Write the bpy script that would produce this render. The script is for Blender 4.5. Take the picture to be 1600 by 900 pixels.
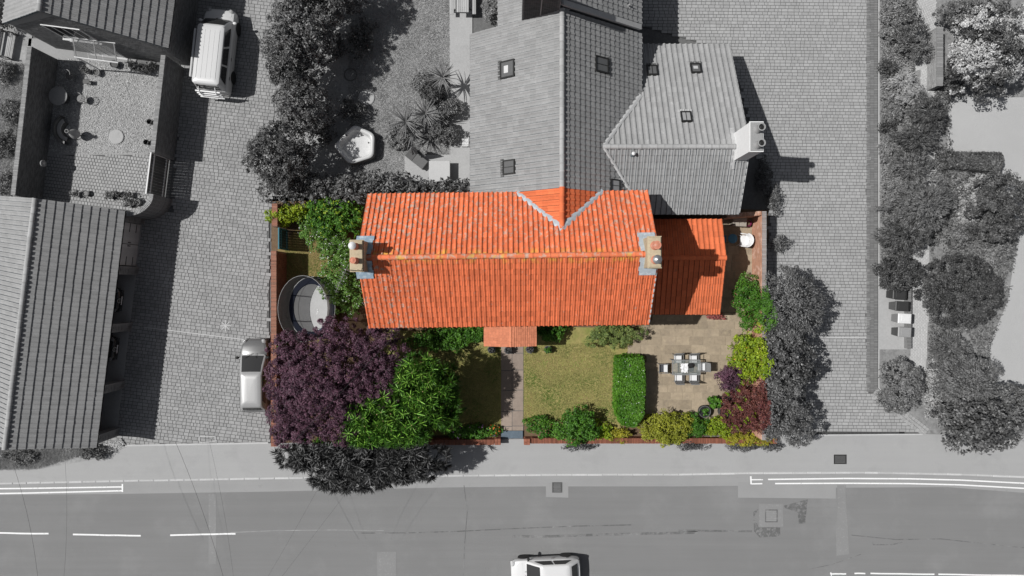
import bpy, bmesh, math, random
import numpy as np
from mathutils import Vector, Matrix
S = bpy.context.scene
for o in list(bpy.data.objects): bpy.data.objects.remove(o)
COL = S.collection
R = math.radians
# ---------------------------------------------------------------- camera (a drone hovering, looking straight down)
H, F = 42.7, 1066.7
cam = bpy.data.objects.new('camera', bpy.data.cameras.new('camera')); COL.objects.link(cam)
cam.location = (0, 0, H); cam.rotation_euler = (0, 0, 0)
cam.data.sensor_width = 36; cam.data.lens = 24; cam.data.clip_start = .5; cam.data.clip_end = 2000
S.camera = cam
# ---------------------------------------------------------------- sky and sun
SUN = Vector((-.74, .05, 1)).normalized()
w = bpy.data.worlds.new('World'); S.world = w; w.use_nodes = True
nt = w.node_tree; bg = nt.nodes['Background']; bg.inputs[1].default_value = .05
sk = nt.nodes.new('ShaderNodeTexSky'); sk.sky_type = 'NISHITA'; sk.sun_disc = False
sk.sun_elevation = math.asin(SUN.z); sk.sun_rotation = R(-86); sk.dust_density = 2
hs = nt.nodes.new('ShaderNodeHueSaturation'); hs.inputs['Saturation'].default_value = .38
nt.links.new(sk.outputs[0], hs.inputs['Color']); nt.links.new(hs.outputs[0], bg.inputs[0])
sl = bpy.data.lights.new('sun', 'SUN'); sl.energy = 4.6; sl.angle = R(.5); sl.color = (1, .99, .97)
so = bpy.data.objects.new('sun', sl); COL.objects.link(so)
so.rotation_euler = (-SUN).to_track_quat('-Z', 'Y').to_euler(); so.location = SUN * 60
S.view_settings.view_transform = 'Standard'; S.view_settings.look = 'None'
S.view_settings.exposure = 0; S.view_settings.gamma = 1

def at(px, py, z=0.0):
    """ground plan point measured on the photograph for a feature at height z"""
    return Vector(((px-800)/F*(H-z), (450-py)/F*(H-z), z))
def sc(z): return (H-z)/F

# ---------------------------------------------------------------- materials
MATS = {}
def mat(name, rgb, rough=.85, var=.12, scale=9, big=.5, rand=0., bump=0., bscale=40, metal=0., spec=.3, patch=None, alpha=1., trans=0., coat=0., streak=0.):
    if name in MATS: return MATS[name]
    if isinstance(rgb, (int, float)): rgb = (rgb, rgb, rgb)
    m = bpy.data.materials.new(name); m.use_nodes = True; MATS[name] = m
    n = m.node_tree.nodes; L = m.node_tree.links; p = n['Principled BSDF']
    p.inputs['Roughness'].default_value = rough; p.inputs['Metallic'].default_value = metal
    p.inputs['Specular IOR Level'].default_value = spec
    if coat: p.inputs['Coat Weight'].default_value = coat; p.inputs['Coat Roughness'].default_value = .05
    geo = n.new('ShaderNodeNewGeometry')
    def noise(s, d=4, rough_=.6):
        t = n.new('ShaderNodeTexNoise'); t.inputs['Scale'].default_value = s; t.inputs['Detail'].default_value = d
        t.inputs['Roughness'].default_value = rough_; L.new(geo.outputs['Position'], t.inputs['Vector']); return t.outputs['Fac']
    def mth(op, a, b, c=None):
        t = n.new('ShaderNodeMath'); t.operation = op
        for i, v in enumerate((a, b, c)):
            if v is None: continue
            if isinstance(v, (int, float)): t.inputs[i].default_value = v
            else: L.new(v, t.inputs[i])
        return t.outputs[0]
    val = 1.0
    f1 = noise(scale); f2 = noise(big, 3)
    val = mth('MULTIPLY_ADD', f1, var*3.2, 1-var*1.6)
    val = mth('MULTIPLY', val, mth('MULTIPLY_ADD', f2, var*2.4, 1-var*1.2))
    if streak:   # wear drawn out along the road
        mp = n.new('ShaderNodeMapping'); mp.inputs['Scale'].default_value = (.035, 1.3, 1); L.new(geo.outputs['Position'], mp.inputs['Vector'])
        sn = n.new('ShaderNodeTexNoise'); sn.inputs['Scale'].default_value = 1.6; sn.inputs['Detail'].default_value = 6; sn.inputs['Roughness'].default_value = .7; L.new(mp.outputs[0], sn.inputs['Vector'])
        sp_ = n.new('ShaderNodeTexNoise'); sp_.inputs['Scale'].default_value = 22; sp_.inputs['Detail'].default_value = 2; L.new(geo.outputs['Position'], sp_.inputs['Vector'])
        val = mth('MULTIPLY', val, mth('MULTIPLY_ADD', sn.outputs['Fac'], streak*2.6, 1-streak*1.3)); val = mth('MULTIPLY', val, mth('MULTIPLY_ADD', sp_.outputs['Fac'], streak*1.6, 1-streak*.8))
    if rand:
        oi = n.new('ShaderNodeObjectInfo'); wn = n.new('ShaderNodeTexWhiteNoise'); wn.noise_dimensions = '4D'
        L.new(oi.outputs['Location'], wn.inputs['Vector']); L.new(geo.outputs['Random Per Island'], wn.inputs['W'])
        val = mth('MULTIPLY', val, mth('MULTIPLY_ADD', wn.outputs['Value'], rand*2, 1-rand))
    col = n.new('ShaderNodeRGB'); col.outputs[0].default_value = (*rgb, 1); c = col.outputs[0]
    for pt in (patch or []):
        # pt: colour, noise scale, threshold, softness, amount
        pc, ps, th, sf, am = pt[:5]
        f = noise(ps, 5, .65)
        k = n.new('ShaderNodeMapRange'); k.inputs['From Min'].default_value = th; k.inputs['From Max'].default_value = th+sf
        k.inputs['To Max'].default_value = am; L.new(f, k.inputs['Value']); fac = k.outputs[0]
        if len(pt) > 5:   # a band across the wall line: (axis, centre, half width)
            sx = n.new('ShaderNodeSeparateXYZ'); L.new(geo.outputs['Position'], sx.inputs[0])
            ax, cc, hw = pt[5]
            d = mth('ABSOLUTE', mth('SUBTRACT', sx.outputs[ax], cc), 0)
            q = n.new('ShaderNodeMapRange'); q.inputs['From Min'].default_value = hw; q.inputs['From Max'].default_value = hw*.4
            L.new(d, q.inputs['Value']); fac = mth('MULTIPLY', fac, q.outputs[0])
        mx = n.new('ShaderNodeMix'); mx.data_type = 'RGBA'; L.new(fac, mx.inputs['Factor'])
        L.new(c, mx.inputs['A']); mx.inputs['B'].default_value = (*((pc,)*3 if isinstance(pc, (int, float)) else pc), 1); c = mx.outputs['Result']
    vm = n.new('ShaderNodeVectorMath'); vm.operation = 'SCALE'; L.new(c, vm.inputs[0]); L.new(val, vm.inputs['Scale'])
    L.new(vm.outputs[0], p.inputs['Base Color'])
    if bump:
        b = n.new('ShaderNodeBump'); b.inputs['Strength'].default_value = bump; b.inputs['Distance'].default_value = .03
        L.new(noise(bscale, 4), b.inputs['Height']); L.new(b.outputs[0], p.inputs['Normal'])
    if trans:
        p.inputs['Transmission Weight'].default_value = trans; p.inputs['IOR'].default_value = 1.1
    if alpha < 1: p.inputs['Alpha'].default_value = alpha
    return m
def leafmat(name, rgb, rand=.45, hue=None, trans=.25, rough=.5, nsc=1.4, con=1.6):
    """leaf: every leaf gets its own shade; a second hue is mixed in leaf by leaf"""
    if name in MATS: return MATS[name]
    if isinstance(rgb, (int, float)): rgb = (rgb, rgb, rgb)
    m = bpy.data.materials.new(name); m.use_nodes = True; MATS[name] = m
    n = m.node_tree.nodes; L = m.node_tree.links; p = n['Principled BSDF']; out = n['Material Output']
    geo = n.new('ShaderNodeNewGeometry')
    hue = hue or tuple(c*1.5 for c in rgb)
    if isinstance(hue, (int, float)): hue = (hue,)*3
    nz = n.new('ShaderNodeTexNoise'); nz.inputs['Scale'].default_value = nsc; nz.inputs['Detail'].default_value = 3
    L.new(geo.outputs['Position'], nz.inputs['Vector'])
    wn = n.new('ShaderNodeTexWhiteNoise'); wn.noise_dimensions = '1D'; L.new(geo.outputs['Random Per Island'], wn.inputs['W'])
    a = n.new('ShaderNodeMath'); a.operation = 'MULTIPLY_ADD'; L.new(nz.outputs['Fac'], a.inputs[0]); a.inputs[1].default_value = con; a.inputs[2].default_value = .25-con*.5
    ad = n.new('ShaderNodeMath'); ad.operation = 'MULTIPLY_ADD'; ad.use_clamp = True
    L.new(wn.outputs['Value'], ad.inputs[0]); ad.inputs[1].default_value = .5; L.new(a.outputs[0], ad.inputs[2])
    mx = n.new('ShaderNodeMix'); mx.data_type = 'RGBA'; L.new(ad.outputs[0], mx.inputs['Factor'])
    mx.inputs['A'].default_value = (*rgb, 1); mx.inputs['B'].default_value = (*hue, 1)
    v = n.new('ShaderNodeMath'); v.operation = 'MULTIPLY_ADD'; L.new(geo.outputs['Random Per Island'], v.inputs[0]); v.inputs[1].default_value = 2*rand; v.inputs[2].default_value = 1-rand
    vm = n.new('ShaderNodeVectorMath'); vm.operation = 'SCALE'; L.new(mx.outputs['Result'], vm.inputs[0]); L.new(v.outputs[0], vm.inputs['Scale'])
    L.new(vm.outputs[0], p.inputs['Base Color']); p.inputs['Roughness'].default_value = rough; p.inputs['Specular IOR Level'].default_value = .35
    t = n.new('ShaderNodeBsdfTranslucent'); L.new(vm.outputs[0], t.inputs['Color'])
    ms = n.new('ShaderNodeMixShader'); ms.inputs[0].default_value = trans
    L.new(p.outputs[0], ms.inputs[1]); L.new(t.outputs[0], ms.inputs[2]); L.new(ms.outputs[0], out.inputs['Surface'])
    return m

# ---------------------------------------------------------------- objects
WM = {}   # world matrix of every parent
def thing(name, label, cat, loc=(0, 0, 0), rz=0., group=None):
    o = bpy.data.objects.new(name, None); COL.objects.link(o); o.empty_display_size = .2
    o.location = loc; o.rotation_euler = (0, 0, rz); o['label'] = label; o['category'] = cat
    if group: o['group'] = group
    WM[o.name] = Matrix.Translation(Vector(loc)) @ Matrix.Rotation(rz, 4, 'Z')
    return o
def tag(o, label, cat, group=None):
    o['label'] = label; o['category'] = cat
    if group: o['group'] = group
    return o
def stuff(o): o['kind'] = 'stuff'; return o
def structure(o): o['kind'] = 'structure'; return o
class MB:
    def __init__(s): s.v = []; s.f = []; s.m = []; s.M = Matrix()
    def add(s, vs, fs, mi=0):
        b = len(s.v); s.v += [tuple(s.M @ Vector(v)) for v in vs]; s.f += [tuple(b+i for i in f) for f in fs]; s.m += [mi]*len(fs); return s
    def box(s, c, d, rz=0., mi=0, ch=0.):
        x, y, z = d[0]/2, d[1]/2, d[2]/2; cr, sr = math.cos(rz), math.sin(rz)
        if ch:
            vs = []
            for (k, zz) in ((0, -z), (0, z-ch), (ch, z)):
                for (a, b) in ((-1, -1), (1, -1), (1, 1), (-1, 1)): vs.append((a*(x-k), b*(y-k), zz))
            fs = [(8, 9, 10, 11), (3, 2, 1, 0)] + [(r*4+i, r*4+(i+1) % 4, r*4+4+(i+1) % 4, r*4+4+i) for r in (0, 1) for i in range(4)]
        else:
            vs = [(a*x, b*y, e*z) for e in (-1, 1) for (a, b) in ((-1, -1), (1, -1), (1, 1), (-1, 1))]
            fs = [(4, 5, 6, 7), (3, 2, 1, 0)] + [(i, (i+1) % 4, 4+(i+1) % 4, 4+i) for i in range(4)]
        return s.add([(c[0]+v[0]*cr-v[1]*sr, c[1]+v[0]*sr+v[1]*cr, c[2]+v[2]) for v in vs], fs, mi)
    def prism(s, poly, z0, z1, mi=0):
        n = len(poly); vs = [(p[0], p[1], z0) for p in poly]+[(p[0], p[1], z1) for p in poly]
        return s.add(vs, [tuple(range(n, 2*n)), tuple(reversed(range(n)))]+[(i, (i+1) % n, n+(i+1) % n, n+i) for i in range(n)], mi)
    def sheet(s, poly, z, mi=0):
        return s.add([(p[0], p[1], z) for p in poly], [tuple(range(len(poly)))], mi)
    def tube(s, pts, r, seg=8, mi=0, cap=True):
        pts = [Vector(p) for p in pts]; n = len(pts); rs = r if isinstance(r, (list, tuple)) else [r]*n
        vs = []; up = None
        for i, p in enumerate(pts):
            d = (pts[min(i+1, n-1)]-pts[max(i-1, 0)]).normalized()
            a = Vector((0, 0, 1)) if abs(d.z) < .9 else Vector((1, 0, 0))
            u = d.cross(a).normalized() if up is None else (up-d*up.dot(d)).normalized(); up = u; v = d.cross(u)
            for k in range(seg):
                t = 2*math.pi*k/seg; vs.append(p+(u*math.cos(t)+v*math.sin(t))*rs[i])
        fs = [(i*seg+k, i*seg+(k+1) % seg, (i+1)*seg+(k+1) % seg, (i+1)*seg+k) for i in range(n-1) for k in range(seg)]
        if cap: fs += [tuple(reversed(range(seg))), tuple((n-1)*seg+k for k in range(seg))]
        return s.add(vs, fs, mi)
    def lathe(s, c, prof, seg=20, mi=0, close=True):
        vs = []; n = len(prof)
        for (r, z) in prof:
            for k in range(seg):
                t = 2*math.pi*k/seg; vs.append((c[0]+r*math.cos(t), c[1]+r*math.sin(t), c[2]+z))
        fs = [(i*seg+k, i*seg+(k+1) % seg, (i+1)*seg+(k+1) % seg, (i+1)*seg+k) for i in range(n-1) for k in range(seg)]
        if close: fs += [tuple((n-1)*seg+k for k in range(seg)), tuple(reversed(range(seg)))]
        return s.add(vs, fs, mi)
    def loft(s, rings, mi=0, caps=True, closed=True):
        n = len(rings[0]); vs = [p for r in rings for p in r]; kk = n if closed else n-1
        fs = [(i*n+k, i*n+(k+1) % n, (i+1)*n+(k+1) % n, (i+1)*n+k) for i in range(len(rings)-1) for k in range(kk)]
        if caps: fs += [tuple(reversed(range(n))), tuple((len(rings)-1)*n+k for k in range(n))]
        return s.add(vs, fs, mi)
    def build(s, name, mats, parent=None, world=True, smooth=None, label=None):
        me = bpy.data.meshes.new(name); V = s.v
        if parent is not None and world:
            inv = WM[parent.name].inverted(); V = [tuple(inv @ Vector(v)) for v in V]
        me.from_pydata(V, [], s.f)
        for m in (mats if isinstance(mats, (list, tuple)) else [mats]): me.materials.append(m)
        if len(me.materials) > 1: me.polygons.foreach_set('material_index', s.m)
        if smooth:
            me.polygons.foreach_set('use_smooth', [True]*len(me.polygons)); me.set_sharp_from_angle(angle=R(smooth))
        me.update(); return link(name, me, parent, label)
def link(name, me, parent=None, label=None, mw=None):
    o = bpy.data.objects.new(name, me); COL.objects.link(o)
    if parent is not None:
        o.parent = parent; WM[o.name] = WM[parent.name]
    else: WM[o.name] = Matrix()
    if mw is not None:
        o.matrix_basis = (WM[parent.name].inverted() @ mw) if parent is not None else mw
        WM[o.name] = mw
    if label: o['label'] = label
    return o
def npmesh(name, V, Q, mats, parent=None, mi=None, smooth=False, quad=4):
    """big mesh from numpy arrays, V (n,3) in world space, Q (m,quad)"""
    V = np.asarray(V, dtype=np.float64).reshape(-1, 3); Q = np.asarray(Q, dtype=np.int32).reshape(-1, quad)
    if parent is not None:
        inv = np.array(WM[parent.name].inverted()); V = V @ inv[:3, :3].T + inv[:3, 3]
    me = bpy.data.meshes.new(name)
    me.vertices.add(len(V)); me.vertices.foreach_set('co', V.astype(np.float32).ravel())
    me.loops.add(Q.size); me.loops.foreach_set('vertex_index', Q.ravel())
    me.polygons.add(len(Q)); me.polygons.foreach_set('loop_start', np.arange(len(Q), dtype=np.int32)*quad)
    for m in (mats if isinstance(mats, (list, tuple)) else [mats]): me.materials.append(m)
    if mi is not None: me.polygons.foreach_set('material_index', np.asarray(mi, dtype=np.int32))
    me.polygons.foreach_set('use_smooth', np.full(len(Q), bool(smooth)))
    me.update(calc_edges=True)
    if smooth and smooth > 1: me.set_sharp_from_angle(angle=R(smooth))
    return link(name, me, parent)
def children(o): return [c for c in bpy.data.objects if c.parent == o]
def copy_tree(o, parent=None, kids=None):
    c = o.copy(); COL.objects.link(c)
    if parent is not None: c.parent = parent
    for ch in (kids or {}).get(o.name, []): copy_tree(ch, c, kids)
    return c
def kidmap(root):
    km = {}; todo = [root]
    while todo:
        x = todo.pop(); km[x.name] = children(x); todo += km[x.name]
    return km
def inpoly(x, y, poly):
    x = np.asarray(x); y = np.asarray(y); r = np.zeros(x.shape, bool); n = len(poly)
    for i in range(n):
        x1, y1 = poly[i][:2]; x2, y2 = poly[(i+1) % n][:2]
        if y1 == y2: continue
        r ^= ((y1 > y) != (y2 > y)) & (x < (x2-x1)*(y-y1)/(y2-y1)+x1)
    return r
BOXQ = np.array([(4, 5, 6, 7), (0, 1, 5, 4), (1, 2, 6, 5), (2, 3, 7, 6), (3, 0, 4, 7)])
def frusta(C, hx, hy, h, ux, ch=.006, jz=None, up=None):
    """many little chamfered blocks: C (n,3) base centres, half sizes hx hy (n,), height h (n,), ux (n,3) unit x axes, up (n,3)"""
    n = len(C); one = np.ones(n); hx = hx*one; hy = hy*one; h = h*one
    up = np.tile((0, 0, 1.), (n, 1)) if up is None else up
    uy = np.cross(up, ux); V = np.zeros((n, 8, 3))
    for i, (a, b) in enumerate(((-1, -1), (1, -1), (1, 1), (-1, 1))):
        V[:, i] = C+ux*(a*hx)[:, None]+uy*(b*hy)[:, None]
        V[:, 4+i] = C+ux*(a*(hx-ch))[:, None]+uy*(b*(hy-ch))[:, None]+up*h[:, None]
        if jz is not None: V[:, 4+i] += up*(jz[:, 0]*a+jz[:, 1]*b)[:, None]
    Q = (BOXQ[None]+np.arange(n)[:, None, None]*8)
    return V.reshape(-1, 3), Q.reshape(-1, 4)
# ---------------------------------------------------------------- palettes
M_joint = mat('joint_sand', .10, var=.2)
M_block = mat('grey_block', .275, rand=.11, var=.13, big=.35, scale=14, bump=.3, bscale=60, patch=[(.17, .5, .55, .2, .5), (.36, 1.1, .6, .15, .45), (.13, .9, .66, .06, .5)])
M_block2 = mat('pale_block', .31, rand=.09, var=.08, big=.35, scale=14, bump=.3, bscale=60, patch=[(.22, .5, .55, .2, .5), (.40, 1.5, .62, .1, .4), (.17, .7, .66, .06, .45)])
M_border = mat('border_block', .17, rand=.15, var=.1)
M_asph = mat('asphalt', .185, var=.07, streak=.10, scale=60, big=.25, bump=.5, bscale=90, rough=.9, patch=[(.24, .28, .52, .2, .5), (.13, 1.2, .66, .1, .35)])
M_gutter = mat('gutter_asphalt', .27, var=.08, streak=.08, scale=60, big=.4, bump=.4, bscale=90, patch=[(.2, 2., .6, .15, .5)])
M_pave = mat('pavement_asphalt', .32, var=.06, streak=.05, scale=50, big=.3, bump=.4, bscale=90, patch=[(.26, .6, .52, .2, .55), (.4, .9, .62, .2, .3)])
M_kerb = mat('kerb_concrete', .45, var=.12, scale=12, rand=.1)
M_paint = mat('road_paint', .72, var=.1, scale=12, patch=[(.3, 7., .6, .08, .7)])
M_conc = mat('concrete', .34, var=.1, scale=8, bump=.2, patch=[(.25, 1.5, .55, .2, .5)])
M_conc_p = mat('pale_concrete', .5, var=.1, scale=8)
M_earth = mat('earth', .12, var=.25, scale=6, bump=.6, bscale=12)
M_soil = mat('grey_soil', .21, var=.3, scale=5, big=1.2, bump=.7, bscale=14, patch=[(.1, 3, .55, .1, .6)])
M_soilc = mat('brown_soil', (.13, .085, .05), var=.3, scale=6, bump=.7, bscale=14)
M_lawn = mat('lawn_soil', (.27, .23, .085), var=.22, scale=7, big=.8, bump=.8, bscale=30, patch=[((.15, .195, .04), .55, .46, .2, .8), ((.38, .28, .14), 1.6, .60, .1, .6)])
M_lawng = mat('grey_lawn', .27, var=.25, scale=7, big=.7, bump=.9, bscale=30, patch=[(.31, .8, .5, .15, .6), (.14, 1.8, .62, .1, .4)])
M_flag = mat('sandstone_flag', (.295, .238, .17), rand=.13, var=.17, scale=5, big=1.3, bump=.25, bscale=20, patch=[((.2, .165, .125), 1.6, .52, .2, .6), ((.38, .31, .21), 2.3, .56, .12, .5)])
M_flagp = mat('path_flag', (.255, .205, .17), rand=.14, var=.12, scale=5, big=1.3, bump=.25, bscale=20, patch=[((.19, .16, .14), 1.6, .55, .2, .5)])
M_flagj = mat('flag_mortar', (.30, .25, .18), var=.2)
M_brick = mat('red_brick', (.23, .088, .055), rand=.3, var=.15, scale=16, bump=.3)
M_brickm = mat('brick_mortar', (.36, .28, .22), var=.2)
M_brickp = mat('pale_brick', (.42, .225, .15), rand=.15, var=.12, scale=16, patch=[((.6, .42, .34), 2.5, .52, .15, .7)])
M_gbrick = mat('grey_brick', .165, rand=.25, var=.15, scale=16, bump=.3)
M_gcap = mat('grey_coping', .27, rand=.2, var=.15, scale=16, bump=.3)
M_gmort = mat('grey_mortar', .2, var=.2)
M_render = mat('white_render', .66, var=.06, scale=5)
M_lead = mat('lead_flashing', (.36, .40, .43), var=.18, scale=7, rough=.6, patch=[((.55, .58, .6), 5, .55, .1, .6)])
M_leadg = mat('grey_lead', .42, var=.18, scale=7, rough=.6)
M_black = mat('black_plastic', .02, var=.1, rough=.45)
M_dark = mat('dark_gutter', (.07, .085, .095), var=.12, rough=.5)
M_gutg = mat('grey_gutter', .1, var=.12, rough=.5)
M_glass = mat('dark_glass', .035, rough=.06, var=.02, spec=.6)
M_glassl = mat('sky_glass', .3, rough=.08, var=.02, spec=.6)
M_white = mat('white_plastic', .66, var=.03, rough=.4)
M_wframe = mat('white_frame', .62, var=.05, rough=.5)
M_wood = mat('weathered_wood', .34, rand=.2, var=.2, scale=20)
M_woodd = mat('dark_wood', .09, rand=.2, var=.2, scale=20)
M_metal = mat('steel', .45, metal=.8, rough=.35, var=.05)
M_orange = mat('orange_tile', (.66, .155, .062), rand=.16, var=.10, scale=10, big=.4, bump=.25, bscale=50, rough=.8,
    patch=[((.40, .31, .25), 4.5, .535, .06, .75, (1, 4.2, 3.0)), ((.40, .31, .25), 4.5, .55, .05, .75, (0, -7.2, 3.2)), ((.42, .33, .27), 4.5, .63, .05, .5), ((.56, .12, .045), 1.1, .55, .15, .5), ((.16, .07, .04), 7.5, .66, .04, .8), ((.62, .36, .05), 2.2, .50, .1, .7, (1, 1.62, .45))])
M_oridge = mat('orange_ridge', (.66, .17, .075), rand=.16, var=.14, scale=8, bump=.2, patch=[((.46, .35, .28), 3.5, .52, .08, .8), ((.58, .38, .08), 1.6, .55, .06, .7)])
M_annex = mat('annex_tile', (.60, .145, .056), rand=.12, var=.12, scale=10, bump=.25, bscale=50, patch=[((.3, .15, .1), 5.5, .62, .05, .6)])
M_porch = mat('porch_tile', (.55, .20, .11), rand=.12, var=.10, scale=10, bump=.2)
M_gtile = mat('grey_tile', .245, rand=.08, var=.12, scale=10, big=.4, bump=.25, bscale=50, patch=[(.32, 1.3, .55, .15, .5), (.1, 8, .66, .04, .6)])
M_gtile2 = mat('grey_tile_side', .28, rand=.08, var=.12, scale=10, big=.4, bump=.25, bscale=50, patch=[(.4, 4, .6, .08, .5), (.15, 5, .64, .05, .5)])
M_gtile3 = mat('grey_tile_garage', .26, rand=.08, var=.12, scale=10, big=.4, bump=.25, bscale=50, patch=[(.33, 3, .6, .08, .4)])
M_gridge = mat('grey_ridge', .32, rand=.14, var=.12, scale=8)
M_stack = mat('chimney_stone', (.42, .35, .24), rand=.1, var=.2, scale=7, bump=.3)
M_pot = mat('clay_pot', (.50, .2, .13), var=.15, scale=9, patch=[((.55, .4, .33), 6, .55, .1, .6)])
M_gpot = mat('grey_pot', .27, var=.12)

# ---------------------------------------------------------------- ground
def sheet(name, px, z, m, mask=None):
    b = MB(); b.sheet([at(*p, z) for p in px] if not isinstance(px[0], Vector) else px, z); return structure(b.build(name, m))
g = MB(); g.sheet([(-900, -900), (900, -900), (900, 900), (-900, 900)], -.02); structure(g.build('ground', M_earth))
KERB = [(-500, 757), (0, 754), (195, 750), (430, 746), (700, 742), (870, 740.5), (1060, 740), (1170, 738), (1350, 737), (1500, 740), (1600, 744), (2100, 772)]
STRIP = [(-500, 773), (0, 770.5), (195, 768.5), (430, 765), (700, 758.5), (850, 757), (1060, 757), (1150, 756), (1320, 759), (1480, 758), (1600, 767), (2100, 797)]
def gp(p, z=0): v = at(p[0], p[1]); return Vector((v.x, v.y, z))
road = MB(); road.sheet([gp(p) for p in STRIP[::-1]]+[gp((-500, 1700)), gp((2100, 1700))], 0); structure(road.build('road', M_asph))
gut = MB(); gut.sheet([gp(p) for p in KERB[::-1]]+[gp((p[0], p[1]+3)) for p in STRIP], .004); structure(gut.build('road_gutter', M_gutter))
pv = MB(); pv.prism([gp(p) for p in KERB]+[gp((2100, 690)), gp((1440, 677.5)), gp((1216, 679)), gp((420, 692)), gp((198, 696)), gp((170, 713)), gp((-500, 715))], -.01, .1)
structure(pv.build('pavement', M_pave))
# kerb: stones laid end to end, a real step above the gutter
kerb = MB(); kerb.sheet([gp((p[0], p[1]-.2)) for p in KERB]+[gp((p[0], p[1]+2.2)) for p in KERB[::-1]], .01); kerb = structure(kerb.build('kerb', M_joint))
ks = MB(); ks.box((0, 0, .055), (.9, .13, .13), ch=.02); kmesh = None
seg = []
for a, b in zip(KERB[:-1], KERB[1:]):
    A, B = gp(a), gp(b); n = max(1, round((B-A).length/.915))
    for i in range(n):
        p = A.lerp(B, (i+.5)/n)
        if abs(p.x) < 34: seg.append((p, math.atan2(B.y-A.y, B.x-A.x), (B-A).length/n))
rng = random.Random(3)
for p, a, ln in seg:
    mw = Matrix.Translation(p+Vector((0, -.03+rng.uniform(-.006, .006), rng.uniform(-.004, .004)))) @ Matrix.Rotation(a+rng.uniform(-.004, .004), 4, 'Z') @ Matrix.Diagonal((ln*.985/.9, 1, 1, 1))
    if kmesh is None:
        me = bpy.data.meshes.new('kerb_stone'); me.from_pydata(ks.v, [], ks.f); me.materials.append(M_kerb); kmesh = me
    link('kerb_stone', kmesh, kerb, mw=mw)

# road markings: painted sheets 4 mm above the tarmac
def strip(px, w, z, m, name, kind=True):
    """ribbon along photo points; px width w metres"""
    P = [gp(p) for p in px]; b = MB(); L_, R_ = [], []
    for i, p in enumerate(P):
        d = (P[min(i+1, len(P)-1)]-P[max(i-1, 0)]).normalized(); n = Vector((-d.y, d.x, 0))
        L_.append(p+n*w/2); R_.append(p-n*w/2)
    vs = [(q.x, q.y, z) for q in L_]+[(q.x, q.y, z) for q in R_]; n = len(P)
    b.add(vs, [(n+i, n+i+1, i+1, i) for i in range(n-1)])
    return structure(b.build(name, m))
def jag(a, b, n=6, j=.35, sd=0):
    r = random.Random(sd+int(a[0]*7)); return [(a[0]+(b[0]-a[0])*i/n, a[1]+(b[1]-a[1])*i/n+r.uniform(-j, j)) for i in range(n+1)]
for a, b in (((-60, 832), (76, 834)), ((114, 835), (220, 837)), ((266, 836), (368, 834))): strip(jag(a, b), .1, .009, M_paint, 'centre_line')
for a, b in (((1297, 896.5), (1322, 896.5)), ((1335, 896), (1352, 896)), ((1360, 896), (1460, 897.5)), ((1466, 897.5), (1640, 900))): strip(jag(a, b), .09, .009, M_paint, 'lane_line')
strip([(1298, 894), (1299, 900)], .06, .0095, M_paint, 'lane_line')
strip(jag((-100, 764.5), (192, 761)), .085, .0125, M_paint, 'kerb_line'); strip(jag((-100, 773), (192, 767)), .085, .0125, M_paint, 'kerb_line')
strip([(191.5, 756), (191.5, 768.6)], .1, .0165, M_paint, 'kerb_line')
strip([(1173, 744), (1173.5, 756.5)], .1, .0165, M_paint, 'kerb_line')
strip([(1174, 749.5), (1192, 749.3)], .07, .0125, M_paint, 'kerb_line'); strip([(1174, 756), (1191, 755.6)], .08, .0125, M_paint, 'kerb_line')
strip([(1200, 749), (1320, 747.5), (1420, 748), (1500, 750), (1600, 755), (1700, 760)], .085, .0125, M_paint, 'kerb_line')
strip([(1211, 755.5), (1320, 755), (1420, 755.5), (1500, 757.5), (1600, 763), (1700, 769)], .085, .0125, M_paint, 'kerb_line')
M_patch1 = mat('patch_pale', .265, var=.1, scale=50, bump=.4, bscale=90); M_patch2 = mat('patch_dark', .115, var=.25, scale=6, patch=[(.19, 3, .5, .1, .8)])
M_patch3 = mat('patch_mid', .205, var=.1, scale=50, patch=[(.26, 6, .55, .1, .6)])
def patch(px, m, z=.0065, name='road_patch'): b = MB(); b.sheet([gp(p) for p in px], z); return structure(b.build(name, m))
patch([(1153, 777.5), (1306, 779), (1306, 755), (1153, 753)], M_patch1); patch([(853, 776.5), (888, 777.5), (888, 754), (853, 754)], M_patch1)
patch([(1307, 868), (1327, 866), (1321, 770), (1322, 758), (1308, 758), (1309, 790), (1306, 830)], M_patch3); patch([(326, 881), (338, 881), (338, 772), (326, 772)], M_patch3, .0055)
patch([(590, 935), (619, 935), (619, 862), (589, 862)], M_patch3)
patch([(1187, 840), (1219, 838), (1219, 824), (1185, 824), (1179, 806), (1185, 795), (1177, 800), (1178, 830)], M_patch2); patch([(1225, 790), (1262, 780), (1258, 818), (1248, 818), (1246, 800), (1226, 794)], M_patch2, .0075)
patch([(1186, 823), (1224, 823), (1223, 787), (1186, 787)], M_patch3, .0105)
M_seam = mat('tar_seam', .125, var=.3, scale=4, patch=[(.19, 1.2, .48, .08, .9)])
strip([(560, 833), (640, 832.5), (720, 830), (800, 826), (900, 822), (990, 820)], .07, .0062, M_seam, 'tar_seam'); strip([(800, 838), (860, 838), (920, 836), (1000, 834), (1090, 832)], .16, .0064, M_seam, 'tar_seam'); strip([(1060, 829), (1110, 829.5), (1175, 830)], .13, .0064, M_seam, 'tar_seam')
strip([(1330, 836), (1400, 843), (1470, 842), (1600, 856)], .05, .0062, M_seam, 'tar_seam'); strip([(725, 758), (730, 800), (726, 850), (724, 900)], .04, .0066, M_seam, 'tar_seam'); strip([(1364, 846), (1364, 851), (1394, 851), (1410, 847)], .07, .0068, M_seam, 'tar_seam'); strip([(1265, 889), (1300, 882), (1345, 866)], .04, .0066, M_seam, 'tar_seam'); strip([(360, 832), (430, 829), (520, 828), (600, 829)], .05, .0063, mat('worn_paint', .27, var=.3, scale=3, patch=[(.19, 1.5, .5, .1, .9)]), 'worn_line')
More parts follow.
